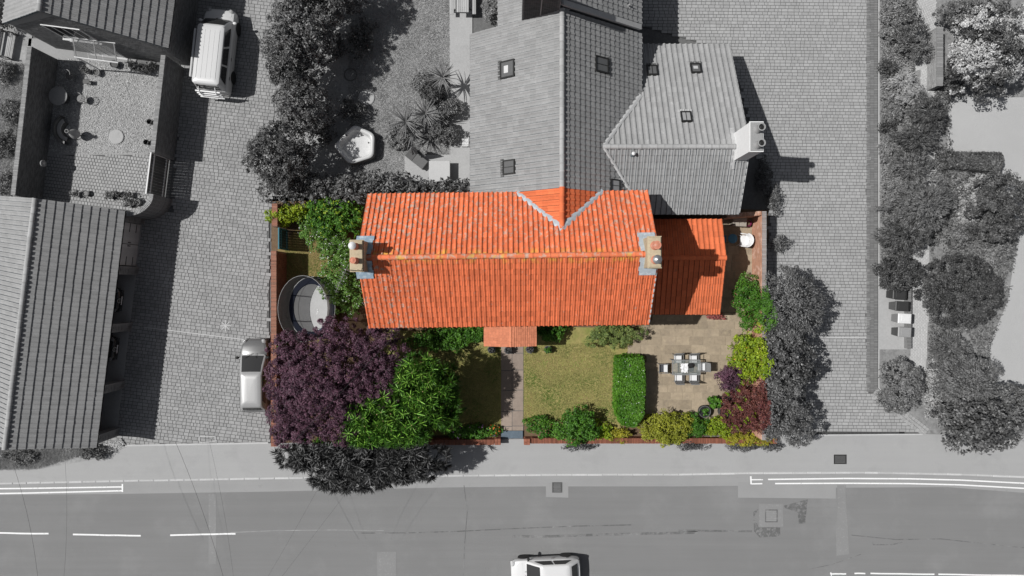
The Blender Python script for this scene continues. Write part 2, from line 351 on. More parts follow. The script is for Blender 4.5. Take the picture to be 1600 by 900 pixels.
strip([(0, 748.5), (100, 746)], .1, .104, M_seam, 'tar_seam') if False else None
# inspection covers and drain
def cover(name, label, px, py, w, d, rz, z, fr, slat, rows, bs=None):
    c = gp((px, py)); t = thing(name, label, 'drain cover' if 'drain' in name else 'access cover', (c.x, c.y, z), rz)
    b = MB(); 
    for s in (-1, 1): b.box((s*w/2, 0, .004), (.05, d+.05, .02)); b.box((0, s*d/2, .0035), (w-.05, .05, .02))
    b.build('frame', fr, t, world=False)
    b = MB(); b.box((0, 0, -.004), (w-.06, d-.06, .012)); b.build('base', bs or M_black, t, world=False)
    sb = MB(); sb.box((0, 0, 0), (.03, d*.9/rows*1.0, .014))
    me = bpy.data.meshes.new('bar'); b = MB(); b.box((0, 0, .008), ((w-.1), .03, .012)); me.from_pydata(b.v, [], b.f); me.materials.append(slat)
    for i in range(rows):
        o = link('bar', me, t); o.location = (0, (i+.5)/rows*(d-.08)-(d-.08)/2, 0); o.rotation_euler = (0, 0, 0 if rows < 5 else .0)
    return t
cover('drain_grate', 'square iron road drain grating set in a pale concrete patch by the kerb', 870.5, 761.5, .58, .6, R(0), .011, M_gutg, M_gcap, 7)
cover('access_cover', 'dark rectangular metal access cover in the wide pale pavement', 1311.5, 717, .74, .54, R(0), .106, M_black, M_gutg, 6, mat('cover_iron', .06))
cover('manhole_cover', 'square manhole cover in a pale concrete surround on the road', 1205, 806, .72, .74, 0, .016, M_patch2, M_patch1, 5, M_patch3)
# drives -----------------------------------------------------------
LD = [(420, 692), (198, 696), (150, 690), (180, 350), (270, 330), (300, -260), (560, -260), (430, 140), (425, 320), (421, 350)]
RD = [(1204, 330), (1195, 430), (1195, 600), (1216, 675), (1440, 675.5), (1356, 612), (1357, -260), (990, -260), (998, 40), (1140, 80), (1180, 225)]
def drive(name, px, m, bl, bw, ang, z, joint, bond, seed, colr=None):
    poly = [gp(p) for p in px]; b = MB(); b.prism(poly, -.012, z); d = structure(b.build(name, M_joint))
    P = np.array([(p.x, p.y) for p in poly]); c = P.mean(0); rg = np.random.default_rng(seed); rad = 34
    ux = np.array((math.cos(ang), math.sin(ang))); uy = np.array((-ux[1], ux[0])); C = []; HX = []
    rows = int(rad/bw)
    for r in range(-rows, rows+1):
        if bond == 'random':
            x = -rad+rg.uniform(0, bl)
            while x < rad:
                l = bl*rg.choice((.72, .9, 1.1, 1.3)); C.append((x+l/2, r*bw)); HX.append(l/2-joint/2); x += l
        else:
            k = np.arange(int(-rad/bl), int(rad/bl))
            for q in k: C.append((q*bl+(r % 2)*bl/2, r*bw)); HX.append(bl/2-joint/2)
    C = np.array(C); HX = np.array(HX); W = c+C[:, :1]*ux+C[:, 1:]*uy
    ok = inpoly(W[:, 0], W[:, 1], P) & (np.abs(W[:, 0]) < 33) & (np.abs(W[:, 1]) < 19.5); W = W[ok]; HX = HX[ok]; n = len(W)
    V, Q = frusta(np.c_[W, np.full(n, z-.03)], HX, np.full(n, bw/2-joint/2), np.full(n, .045)+rg.uniform(-.004, .004, n), np.tile((*ux, 0), (n, 1)), ch=.01, jz=rg.uniform(-.002, .002, (n, 2)))
    stuff(npmesh('paving_block', V, Q, m, d)); return d
drive('driveway', LD, M_block, .29, .215, R(-7), .03, .012, 'random', 1)
drive('side_driveway', RD, M_block2, .30, .2, R(-.5), .03, .012, 'random', 2)
# soldier course border of the right drive
def border(name, px0, px1, w, bw, m, z, parent=None):
    A, B = gp(px0), gp(px1); L = (B-A).length; n = int(L/bw); d = (B-A).normalized(); k = max(1, round(w/.21))
    nrm = Vector((-d.y, d.x, 0)); C = []
    for i in range(n):
        for j in range(k): C.append(A+d*((i+.5)*L/n)+nrm*((j+.5)/k-.5)*w)
    rg = np.random.default_rng(5); C = np.array([(c.x, c.y, z) for c in C]); m_ = len(C)
    V, Q = frusta(C, np.full(m_, L/n/2-.006), np.full(m_, w/k/2-.006), np.full(m_, .03)+rg.uniform(-.003, .003, m_), np.tile((d.x, d.y, 0), (m_, 1)))
    b = MB(); b.prism([A+nrm*w/2, A-nrm*w/2, B-nrm*w/2, B+nrm*w/2], -.01, z+.012); o = structure(b.build(name, M_joint)); stuff(npmesh('border_block', V, Q, m, o)); return o
border('drive_border', (1362, -40), (1362, 612), .72, .105, M_border, .03)
border('drive_border', (1365, 612), (1447, 676), .62, .21, M_block2, .031)
strip([(1372.5, -60), (1372.5, 606), (1446, 679)], .07, .056, M_kerb, 'edging_strip')
strip([(1290, 527.5), (1353, 527)], .06, .054, M_kerb, 'edging_strip'); strip([(225, 511), (388, 531)], .05, .054, M_kerb, 'edging_strip')
strip([(200, 695.5), (420, 691.5)], .1, .105, M_kerb, 'edging_strip'); strip([(100, 715), (172, 713), (199, 696)], .08, .104, M_kerb, 'edging_strip')
strip([(1216, 680), (1440, 678)], .08, .105, M_kerb, 'edging_strip')
def channel():
    a, b_ = gp((1254, 677)), gp((1412, 676)); t = thing('channel_drain', 'long dark channel drain across the foot of the right block drive', 'drain', (a.x, a.y, .06), math.atan2(b_.y-a.y, b_.x-a.x)); L = (b_-a).length
    b = MB(); b.box((L/2, 0, .005), (L, .13, .03)); b.build('trough', M_black, t, world=False)
    me = bpy.data.meshes.new('grating'); q = MB()
    for s in (-1, 1): q.box((.5, s*.055, .024), (.98, .012, .012))
    for i in range(12): q.box((.04+i*.083, 0, .023), (.03, .1, .01))
    me.from_pydata(q.v, [], q.f); me.materials.append(M_gutg)
    for i in range(int(L)): o = link('grating', me, t); o.location = (i, 0, 0)
channel()
# pale chalk-like marks sunk in the left drive: a star rosette and a covered inlet
for k in range(4):
    a = k*math.pi/4; c = gp((353, 509)); q = [(c.x+math.cos(a)*r+math.cos(a+1.57)*s, c.y+math.sin(a)*r+math.sin(a+1.57)*s) for r, s in ((-.35, -.025), (.35, -.025), (.35, .025), (-.35, .025))]
    b = MB(); b.sheet(q, .054+.002*k); structure(b.build('drive_mark', M_kerb))
for (x0, y0, x1, y1) in ((312, 681.5, 337, 681.5), (312, 681, 312, 691), (337, 681, 337, 691), (312, 691, 337, 690)): strip([(x0, y0), (x1, y1)], .05, .056, M_kerb, 'drive_mark')
# ---------------------------------------------------------------- roofs
TM = {}
def shade_dirt(m):   # gap shade and grime painted as a dark strip in the seam between tile columns
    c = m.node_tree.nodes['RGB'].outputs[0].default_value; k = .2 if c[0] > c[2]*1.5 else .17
    return mat('seam_shade_grime_'+m.name, (c[0]*k, c[1]*k*1.2, c[2]*k*1.4), var=.3, scale=6, rough=.95)
def tile_geo(tw, tl, kind):
    N = 8; V = []; Q = []; us = [0, .1, .2, .3, .4, .6, .76, .89, 1.0]
    def prof(u):
        if kind[:3] == 'pan': return ((.014+.030*math.sin(math.pi*(u/.42*.8+.2))) if u < .36 else -.014*math.sin(math.pi*(u-.36)/.64))*min(1, tw/.25)
        if kind == 'double': return .035*max(0, math.sin(2*math.pi*u*1.0))+.004
        return 0.
    if kind == 'flat': us = [.02, .98]; N = 1
    for (y, dz) in ((-.03, .046), (tl*.5, .023), (tl+.02, .0)):
        for u in us: V.append((u*tw*1.02, y, prof(u)+dz))
    n = N+1
    for r in range(2):
        for i in range(N): Q.append((r*n+i, r*n+i+1, (r+1)*n+i+1, (r+1)*n+i))
    b = len(V)
    for u in us: V.append((u*tw*1.02, -.03, prof(u)+.046-.044))
    for i in range(N): Q.append((b+i, b+i+1, i+1, i))
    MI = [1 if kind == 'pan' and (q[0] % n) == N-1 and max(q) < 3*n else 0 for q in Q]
    return np.array(V), np.array(Q), np.array(MI)
def tile_mesh(tw, tl, kind, m):
    k = (tw, tl, kind, m.name)
    if k not in TM:
        V, Q, MI = tile_geo(tw, tl, kind); me = bpy.data.meshes.new('roof_tile'); me.from_pydata(V.tolist(), [], Q.tolist()); me.materials.append(m); me.materials.append(shade_dirt(m)); me.polygons.foreach_set('material_index', MI)
        if kind != 'flat': me.polygons.foreach_set('use_smooth', [True]*len(me.polygons)); me.set_sharp_from_angle(angle=R(50))
        TM[k] = me
    return TM[k]
def lay(O, X, U, L, run, tw, tl, kind, matf, keep=None, seed=0, jit=.004):
    """tile placements over one slope (world matrices)"""
    N = X.cross(U).normalized(); r = random.Random(seed); out = []
    nx = max(1, round(run/tw)); ny = max(1, round(L/tl)); tw2 = run/nx; tl2 = L/ny
    sag = [r.uniform(-.012, .012) for _ in range(ny+2)]
    for j in range(ny):
        for i in range(nx):
            c = O+X*((i+.5)*tw2)+U*((j+.5)*tl2)
            if keep and not keep(c): continue
            p = O+X*(i*tw2+r.uniform(-jit, jit))+U*(j*tl2+r.uniform(-jit, jit)*1.6+sag[j]*.3)+N*(.03+r.uniform(-jit, jit)*.6)
            a = r.uniform(-.011, .011); X2 = (X+U*a).normalized(); U2 = N.cross(X2)
            M = Matrix((X2, U2, N)).transposed().to_4x4(); M.translation = p
            out.append((c, M, tw2, tl2, kind, matf(c) if callable(matf) else matf))
    return out
def place_tiles(roof, T, limit=300, name='roof_tile'):
    """the tiles that show largest as single objects, the rest joined"""
    T = sorted(T, key=lambda t: (t[0]-Vector((0, 0, H))).length + (0 if abs(t[0].x) < 31 and abs(t[0].y) < 17.5 else 50))
    for c, M, tw, tl, k, m in T[:limit]:
        o = link(name, tile_mesh(round(tw, 4), round(tl, 4), k, m), roof, mw=M)
    rest = T[limit:]
    if rest:
        ms = []; Vs = []; Qs = []; mi = []; b = 0
        for c, M, tw, tl, k, m in rest:
            V, Q, MI = tile_geo(tw, tl, k); A = np.array(M); Vs.append(V @ A[:3, :3].T+A[:3, 3]); Qs.append(Q+b); b += len(V)
            if m not in ms: ms += [m, shade_dirt(m)]
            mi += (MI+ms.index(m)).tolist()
        stuff(npmesh('tile_courses', np.concatenate(Vs), np.concatenate(Qs), ms, roof, mi, smooth=50))
RT = {}
def ridge(roof, A, B, m, r=.135, n=.42, name='ridge_tile', split=None):
    L = (B-A).length; k = max(1, round(L/n)); d = (B-A).normalized(); rr = random.Random(int(L*100))
    side = d.cross(Vector((0, 0, 1))).normalized(); up = side.cross(d)
    for i in range(k):
        mm = split(A.lerp(B, (i+.5)/k)) if split else m
        key = (round(L/k, 3), r, mm.name)
        if key not in RT:
            b = MB(); ln = L/k; rings = []
            for (x, q) in ((0, r*1.0), (ln*.86, r), (ln*.87, r*1.12), (ln*1.02, r*1.12)):
                rings.append([(x, q*math.cos(t), q*.85*math.sin(t)-.03) for t in [math.pi*j/8 for j in range(9)]])
            b.loft(rings, caps=True, closed=False); me = bpy.data.meshes.new(name); me.from_pydata(b.v, [], [f[::-1] for f in b.f]); me.materials.append(mm)
            me.polygons.foreach_set('use_smooth', [True]*len(me.polygons)); me.set_sharp_from_angle(angle=R(40)); RT[key] = me
        M = Matrix((d, -side, up)).transposed().to_4x4(); M.translation = A+d*(i*L/k)+Vector((rr.uniform(-.006, .006), rr.uniform(-.006, .006), rr.uniform(-.006, .008)))
        link(name, RT[key], roof, mw=M)
def hit(px, py, P0, N):
    d = Vector(((px-800)/F, (450-py)/F, -1)); o = Vector((0, 0, H)); return o+d*((P0-o).dot(N)/d.dot(N))
class House: pass
def gable(name, label, cat, loc, rz, x0, x1, yS, zS, yN, zN, yr, zr, wallm, roofm, tw, tl, tiles, ridgem, kind='pan', kindS=None, keepS=None, keepN=None, inset=.3, wall=True, limit=300, group=None, deckm=None, gut=True, gutm=None, seed=1, wx0=None, wx1=None, rsplit=None, verge=.05):
    h = House(); h.root = thing(name, label, cat, loc, rz, group); W = WM[h.root.name]; h.P = lambda x, y, z: W @ Vector((x, y, z)); h.D = lambda x, y, z: (W.to_3x3() @ Vector((x, y, z))).normalized()
    P = h.P; sS = (zr-zS)/(yr-yS); sN = (zr-zN)/(yN-yr)
    if wall:
        b = MB(); a0, a1 = (x0+verge if wx0 is None else wx0), (x1-verge if wx1 is None else wx1)
        pr = [(yS+inset, 0), (yN-inset, 0), (yN-inset, zN+inset*sN-.12), (yr, zr-.14), (yS+inset, zS+inset*sS-.12)]
        b.loft([[P(a, *q) for q in pr] for a in (a0, a1)]); h.wall = b.build('wall', wallm, h.root)
    b = MB(); t = .1
    pr = [(yS, zS-t), (yS, zS), (yr, zr), (yN, zN), (yN, zN-t), (yr, zr-t)]
    rings = [[P(a, *q) for q in pr] for a in (x0, x1)]
    vs = rings[0]+rings[1]; n = 6
    b.add(vs, [(i, i+6, (i+1) % 6+6, (i+1) % 6) for i in range(6)]+[(0, 1, 2, 5), (2, 3, 4, 5), (11, 8, 7, 6), (11, 10, 9, 8)])
    h.roof = b.build('roof', deckm or M_dark, h.root)
    X = h.D(1, 0, 0); h.US = h.D(0, yr-yS, zr-zS); h.UN = h.D(0, yr-yN, zr-zN); h.X = X
    h.NS = X.cross(h.US).normalized(); h.NN = (-X).cross(h.UN).normalized()
    h.OS = P(x0, yS, zS); h.ON = P(x1, yN, zN); LS = math.hypot(yr-yS, zr-zS); LN = math.hypot(yr-yN, zr-zN)
    T = lay(h.OS-h.US*.04, X, h.US, LS, x1-x0, tw, tl, kindS or kind, roofm, keepS, seed)+lay(h.ON-h.UN*.04, -X, h.UN, LN, x1-x0, tw, tl, kind, roofm, keepN, seed+7)
    place_tiles(h.roof, T, limit)
    if ridgem: ridge(h.roof, P(x0-.02, yr, zr+.07), P(x1+.0, yr, zr+.07), ridgem, split=rsplit)
    if gut:
        for y, z, s in ((yS, zS, -1), (yN, zN, 1)):
            b = MB(); rings = []
            for a in (x0, x1): rings.append([P(a, y+s*(.055+.055*math.cos(t)), z-.06-.055*math.sin(t)) for t in [math.pi*j/6 for j in range(7)]])
            b.loft(rings, closed=False, caps=False); b.build('gutter', gutm or M_gutg, h.roof)
            b = MB(); b.loft([[P(a, y+s*e, z-q) for e, q in ((-.02, .02), (.0, .02), (.0, .2), (-.02, .2))] for a in (x0+.02, x1-.02)]); b.build('fascia', gutm or M_gutg, h.roof)
    return h
def roof_window(h, px, py, side, w, d, glass=None, blind=False):
    N = h.NS if side == 'S' else h.NN; U = h.US if side == 'S' else h.UN; X = h.X if side == 'S' else -h.X
    O = h.OS if side == 'S' else h.ON; c = hit(px, py, O+N*.1, N)
    M = Matrix((X, U, N)).transposed().to_4x4(); M.translation = c
    b = MB(); b.M = M; t = .07
    for s in (-1, 1): b.box((s*(w/2-t/2), 0, 0), (t, d, .16)); b.box((0, s*(d/2-t/2), -.002), (w-2*t, t, .155))
    f = b.build('roof_window', M_black, h.roof)
    b = MB(); b.M = M; b.box((0, 0, .025), (w-2*t, d-2*t, .02)); b.build('pane', glass or mat('roof_glass', .10, rough=.06, spec=.7), f)
    b = MB(); b.M = M; b.box((0, 0, .05), (.03, d-2*t, .02)); b.build('glazing_bar', M_black, f) if not blind else None
    if blind: b = MB(); b.M = M; b.box((0, -d*.08, .042), (w*.42, d*.3, .012)); b.build('blind', M_kerb, f)
    b = MB(); b.M = M
    b.box((0, -d/2-.09, -.025), (w+.18, .2, .03)); [b.tube([(-w/2-.05+k*.14, -d/2-.19, -.02), (-w/2-.05+k*.14, -d/2-.05, -.01)], .045, 6) for k in range(int(w/.14)+1)]
    b.build('flashing', M_gutg if glass is None else M_leadg, f); return f
def pot(c, r, hgt, m, parent, cowl=None, name='chimney_pot', cap=None):
    b = MB(); b.lathe(c, [(r*1.15, 0), (r*1.1, .06), (r*.92, .1), (r*.85, hgt*.8), (r*1.02, hgt*.86), (r*1.05, hgt), (r*.78, hgt), (r*.74, hgt*.5)], 20)
    o = b.build(name, m, parent, smooth=40)
    if cowl:
        b = MB(); b.lathe((c[0], c[1], c[2]+hgt), [(r*.7, -.02), (r*.7, .1), (r*1.15, .1), (r*1.18, .16), (r*.7, .26), (r*.1, .3)], 20); b.build('cowl', cowl, o, smooth=40)
    else:
        b = MB(); b.lathe((c[0], c[1], c[2]+hgt-(.04 if cap else .12)), [(r*.85, 0), (r*.8, .03), (r*.2, .06)], 16); b.build('flue_cap' if cap else 'flue', cap or M_black, o)
    return o
def valley(h, pts, wd, m, name='valley_flashing'):
    b = MB(); vs = []
    P = [Vector(p) for p in pts]; r = random.Random(4); L_ = []; R_ = []
    for i, p in enumerate(P):
        d = P[min(i+1, len(P)-1)]-P[max(i-1, 0)]; n = Vector((-d.y, d.x, 0)).normalized(); k = wd*(.5+r.uniform(-.12, .12))
        L_.append(p+n*k); R_.append(p-n*k)
    n = len(P); vs = [q for q in L_]+[q+Vector((0, 0, .03)) for q in P]+[q for q in R_]
    b.add(vs, [(n+i, n+i+1, i+1, i) for i in range(n-1)]+[(2*n+i, 2*n+i+1, n+i+1, n+i) for i in range(n-1)]); return b.build(name, m, h.roof)
def brick_face(parent, A, X, N, ln, ht, m, keep=None, seed=0, name='brickwork', bw=.225, bh=.075):
    """real bricks, proud of the wall behind, over one upright face"""
    X = np.array(X); N = np.array(N); Z = np.array((0, 0, 1.)); C = []
    rows = int(ht/bh)
    for r in range(rows):
        for i in range(int(ln/bw)+1):
            x = (i+.5)*bw-(bw/2 if r % 2 else 0)
            if x < bw*.3 or x > ln-bw*.3: continue
            if keep and not keep(x, (r+.5)*bh): continue
            C.append((x, (r+.5)*bh))
    C = np.array(C); n = len(C); rg = np.random.default_rng(seed)
    V, Q = frusta(np.array(A)+C[:, :1]*X+C[:, 1:]*Z, np.full(n, bw/2-.006), np.full(n, bh/2-.006), np.full(n, .014)+rg.uniform(-.002, .003, n), np.tile(X, (n, 1)), ch=.003, up=np.tile(N, (n, 1)))
    return stuff(npmesh(name, V, Q, m, parent))
def winwall(parent, c, X, N, w, hgt, fm=None, bars=1):
    """window in an upright wall: frame, sill, panes"""
    Z = Vector((0, 0, 1)); M = Matrix((X, Z, X.cross(Z))).transposed().to_4x4()
    if M.to_3x3().col[2].dot(N) < 0: M = Matrix((-X, Z, (-X).cross(Z))).transposed().to_4x4()
    M.translation = c; t = .06; b = MB(); b.M = M
    for s in (-1, 1): b.box((s*(w/2-t/2), 0, .01), (t, hgt, .08)); b.box((0, s*(hgt/2-t/2), .009), (w-2*t, t, .075))
    for k in range(bars): b.box((-w/2+(k+1)*w/(bars+1), 0, .012), (.045, hgt-2*t, .06))
    f = b.build('window', fm or M_wframe, parent); b = MB(); b.M = M; b.box((0, 0, .012), (w-2*t, hgt-2*t, .02)); b.build('pane', M_glass, f)
    b = MB(); b.M = M; b.box((0, -hgt/2-.05, .05), (w+.12, .07, .2)); b.build('sill', M_conc_p, f); return f

MAINROT = R(.7)
def mainz(c):   # height of the orange roof planes over a plan point
    ly = -(c.x+.2)*math.sin(MAINROT)+(c.y-1.57)*math.cos(MAINROT)
    return 8.35-(ly-.05)*2.75/3.5 if ly > .05 else 8.35-(.05-ly)*2.75/3.6
def wingz(c): return 7.2-.714*(2.6-c.x) if c.x < 2.6 else 7.2-.722*(c.x-2.6)
def sidez(c): return 5.5-.5294*(7.7-c.y) if c.y < 7.7 else 5.5-.5185*(c.y-7.7)
# orange house
fh = gable('house', 'house under a long bright orange pantile roof with a chimney at each end', 'house', (-.2, 1.57, 0), MAINROT, -7.62, 7.62, -3.55, 5.6, 3.55, 5.6, .05, 8.35, M_brickp, M_orange, .265, .36, None, M_oridge, keepN=lambda c: not (-2 < c.x < 7.2 and wingz(c)-.3 > c.z), gutm=M_dark, seed=3)
for k in (-5.6, -2.6, 4.2):
    for z in (1.5, 4.2): winwall(fh.wall, fh.P(k, -3.255, z), fh.D(1, 0, 0), fh.D(0, -1, 0), 1.3, 1.15)
winwall(fh.wall, fh.P(.2, -3.255, 4.2), fh.D(1, 0, 0), fh.D(0, -1, 0), 1.0, 1.15)
b = MB(); b.M = WM[fh.root.name]; b.box((.2, -3.27, 1.03), (.95, .07, 2.06)); dr = b.build('door', mat('door_blue', (.03, .08, .12), rough=.4), fh.wall)
b = MB(); b.M = WM[fh.root.name]; b.lathe((.55, -3.33, 1.0), [(.01, -.03), (.035, 0), (.01, .03)], 8); b.build('handle', M_metal, dr)
def main_chimney(x, cx_p):
    b = MB(); P = fh.P; b.M = WM[fh.root.name]
    b.box((x, .1, 8.05), (.62, 1.5, 2.1)); b.box((x, .1, 9.14), (.70, 1.58, .1)); b.box((x, .1, 9.25), (.62, 1.5, .1), ch=.03)
    ch = b.build('chimney', M_stack, fh.roof)
    return ch
cl = main_chimney(-7.42, 0)
pot(fh.P(-7.44, .55, 9.28), .16, .62, M_pot, cl, M_white); pot(fh.P(-7.44, -.15, 9.28), .15, .72, M_pot, cl, cap=M_pot)
cr = main_chimney(7.2, 0)
pot(fh.P(7.2, .42, 9.28), .2, .5, M_pot, cr, cap=M_pot); pot(fh.P(7.2, -.28, 9.28), .19, .42, M_pot, cr, M_metal)
for x, s, ch in ((-7.42, 1, cl), (7.2, -1, cr)):   # stepped lead round the stack
    b = MB(); b.M = WM[fh.root.name]
    for y0, y1 in ((-1.0, -.12), (.22, 1.2)):
        pr = []
        for y in np.linspace(y0, y1, 5):
            zz = 8.35-(abs(y-.05))*.775+.165; pr.append((y, zz))
        for q in range(4):
            (ya, za), (yb, zb) = pr[q], pr[q+1]; xe = x+s*(.52+.05*(q % 2)); xi = x-.34*s
            b.add([(xi, ya, za), (xe, ya, za), (xe, yb, zb), (xi, yb, zb)], [(0, 1, 2, 3) if s > 0 else (3, 2, 1, 0)])
    b.build('flashing', mat('blue_lead', (.27, .36, .44), var=.2, scale=6, rough=.6, patch=[((.6, .63, .65), 4, .5, .15, .7)]) if s > 0 else M_lead, ch)
# mortared verges
for x in (7.6,):
    b = MB(); b.M = WM[fh.root.name]
    for y, z in ((-3.55, 5.6), (3.55, 5.6)): b.tube([(x, y, z+.02), (x, .05, 8.37)], .045, 6)
    b.build('verge_mortar', M_leadg, fh.roof)

# grey rear wing
rw = gable('house_wing', 'tall grey pantile wing behind the orange roof with four roof windows', 'house', (2.6, 0, 0), R(90), 1.9, 14.5, -4.71, 3.8, 4.9, 3.7, 0, 7.2, M_gbrick, lambda c: M_annex if c.y < 5.2 else M_gtile, .3, .37, None, M_gridge,
    keepS=lambda c: (c.y > 5.1 or c.z > mainz(c)-.2) and not (4.5 < c.x < 7.4 and c.y < 14.5 and sidez(c)-.25 > c.z), keepN=lambda c: c.y > 5.1 or c.z > mainz(c)-.2, wx0=4.9, wx1=14.4, rsplit=lambda c: M_annex if c.y < 5.2 else M_gridge, seed=11, gutm=M_gutg, kindS='panc')
roof_window(rw, 793, 108, 'N', .95, .95, blind=True); roof_window(rw, 795.5, 261, 'N', .8, .8); roof_window(rw, 940, 101, 'S', .85, .95); roof_window(rw, 961, 290, 'S', .7, .7, M_glassl)
# valley lead between the orange roof and the wing
ptsL = []; ptsR = []
for i in range(9):
    x = .25+(2.6-.25)*i/8; z = wingz(Vector((x, 0, 0))); y = 1.6+(8.35-z)*1.275; ptsL.append((x, y, z+.15))
    x = 4.95-(4.95-2.6)*i/8; z = wingz(Vector((x, 0, 0))); ptsR.append((x, 1.67+(8.35-z)*1.275, z+.15))
valley(rw, ptsL, .3, M_lead); valley(rw, ptsR, .3, M_lead)
# brick stack on the wing
b = MB(); b.box((1.5, 14.75, 7.2), (1.95, .6, 5.2)); st = b.build('chimney', M_gmort, rw.roof)
brick_face(st, (.525, 14.45, 4.6), (1, 0, 0), (0, -1, 0), 1.95, 5.2, mat('dark_grey_brick', .085, rand=.25, var=.15), seed=3)
b = MB(); b.box((1.5, 14.44, 8.2), (.06, .05, 3.2)); b.box((1.5, 14.435, 9.2), (1.9, .05, .06)); b.build('flue_strap', M_gcap, st)

# side wing with the white chimney
sw = gable('house_extension', 'lower grey pantile side wing with a white chimney at its gable end', 'house', (0, 7.7, 0), 0, 4.95, 12.97, -3.4, 3.7, 6.75, 2.0, 0, 5.5, M_gbrick, M_gtile2, .32, .385, None, M_gridge,
    keepS=lambda c: c.z > wingz(c)-.2 or c.x > 7.4, keepN=lambda c: c.z > wingz(c)-.2 or c.x > 7.4, wx0=7.2, seed=21, gutm=M_gcap)
roof_window(sw, 1019, 110, 'N', .62, .75); roof_window(sw, 1087, 107, 'N', .62, .72, blind=True); roof_window(sw, 1072, 182.5, 'N', .6, .72, M_glassl)
ptsA = []; ptsB = []
for i in range(9):
    z = 5.45-(5.45-3.85)*i/8; x = 2.6+(7.2-z)/.722; ptsA.append((x, 7.7-(5.5-z)/.5294, z+.14))
    z = 5.45-(5.45-3.8)*i/8; x = 2.6+(7.2-z)/.722; ptsB.append((x, 7.7+(5.5-z)/.5185, z+.14))
valley(sw, ptsA, .2, M_leadg); valley(sw, ptsB, .24, M_leadg)
b = MB(); b.box((12.52, 7.75, 5.6), (.66, 1.5, 4.2)); b.box((12.52, 7.75, 7.72), (.72, 1.56, .06)); ch = b.build('chimney', M_render, sw.roof)
b = MB(); b.box((12.52, 7.75, 7.77), (.64, 1.46, .06), ch=.02); b.build('capping', M_gcap, ch)
for y in (8.1, 7.3): pot((12.55, y, 7.8), .19, .62, M_gpot, ch)
for s in (-1, 1):
    b = MB(); b.add([(12.0, 7.7+s*.1, 5.55), (12.25, 7.7+s*.1, 5.55), (12.25, 7.7+s*1.15, 5.0), (12.0, 7.7+s*1.15, 5.0)], [(0, 1, 2, 3) if s > 0 else (3, 2, 1, 0)]); b.build('flashing', M_leadg, ch)
c = hit(988, 242, sw.OS, sw.NS); b = MB(); b.lathe((c.x, c.y, c.z), [(.14, -.05), (.12, .08), (.06, .1), (.055, .38)], 14); vp = b.build('vent_pipe', M_dark, sw.roof); b = MB(); b.lathe((c.x, c.y, c.z+.36), [(.1, 0), (.1, .05), (.03, .1)], 14); b.build('cap', M_white, vp)
for x0 in (12.98,):
    b = MB()
    for y, z in ((4.3, 3.7), (14.45, 2.0)): b.tube([(x0, y, z+.03), (x0, 7.7, 5.53)], .04, 6)
    b.build('verge_mortar', M_leadg, sw.roof)
b = MB(); c = at(1135, 92, 1.9); b.box((12.42, 14.35, 1.8), (.16, .16, .3)); b.box((12.42, 14.35, 1.98), (.24, .24, .08)); b.build('downpipe_hopper', M_black, sw.root)

# taller house at the top edge
th = gable('tall_house', 'taller grey tiled house cut off by the top of the photograph', 'house', (2.6, 14.6, 0), R(90), 0, 9, -4.63, 4.15, .5, 7.13, 0, 7.5, M_gbrick, M_gtile, .3, .37, None, M_gridge, seed=31, limit=120, kindS='panc')
b = MB()
for y in (7.23,):
    d = Vector((2.6-y, 0, 3.33)).normalized(); A = Vector((y, 14.6, 4.24)); B = Vector((2.6, 14.6, 7.57)); n = Vector((0, 1, 0)); u = d.cross(n)*(1 if y > 3 else -1)
    vs = [p+n*e+u*q for p in (A, B) for e, q in ((-.06, -.1), (.22, -.1), (.22, .05), (-.06, .05))]
    b.add(vs, [(0, 1, 5, 4), (1, 2, 6, 5), (2, 3, 7, 6), (3, 0, 4, 7), (3, 2, 1, 0), (4, 5, 6, 7)])
b.build('verge_coping', M_gridge, th.roof)
c = hit(982, 11, th.OS, th.NS); b = MB(); b.lathe((c.x, c.y, c.z), [(.12, -.03), (.12, .1), (.05, .14), (.045, .35)], 12); b.build('vent_pipe', M_gpot, th.roof)

rn = gable('house_wing', 'narrower continuation of the grey wing running off the top edge beside the brick stack', 'house', (2.6, 14.5, 0), R(90), 0, 7, -.3, 6.98, 3.3, 4.84, 0, 7.2, M_gbrick, M_gtile, .3, .37, None, None, seed=33, limit=60)
# low orange extension
an = gable('extension', 'low single storey orange pantile extension half in the shade of the orange house', 'extension', (0, 1.74, 0), 0, 7.25, 12.35, -3.22, 2.2, 2.23, 2.5, 0, 3.3, M_brickp, M_annex, .3, .4, None, M_annex, kind='pan', seed=41, gutm=M_dark)
winwall(an.wall, an.P(9.8, -2.92, 1.2), Vector((1, 0, 0)), Vector((0, -1, 0)), 1.6, 1.1)

# porch
po = gable('porch', 'small gabled porch canopy with plain orange tiles over the front door', 'porch', (-.07, -1.7, 0), R(90), -1.72, 0.0, -1.42, 2.62, 1.5, 2.62, 0, 3.1, M_brickp, M_porch, .17, .115, None, None, kind='flat', wall=False, limit=60, gut=False, deckm=M_woodd, seed=51)
ridge(po.roof, po.P(-1.72, 0, 3.12), po.P(0, 0, 3.12), M_porch, r=.08, n=.3)
for s in (-1.25, 1.3):
    b = MB(); b.M = WM[po.root.name]; b.box((-1.5, s, 1.28), (.09, .09, 2.56), ch=.01); b.build('post', M_woodd, po.root)
    b = MB(); b.M = WM[po.root.name]; b.box((-.85, s, 2.5), (1.5, .09, .1)); b.build('beam', M_woodd, po.root)

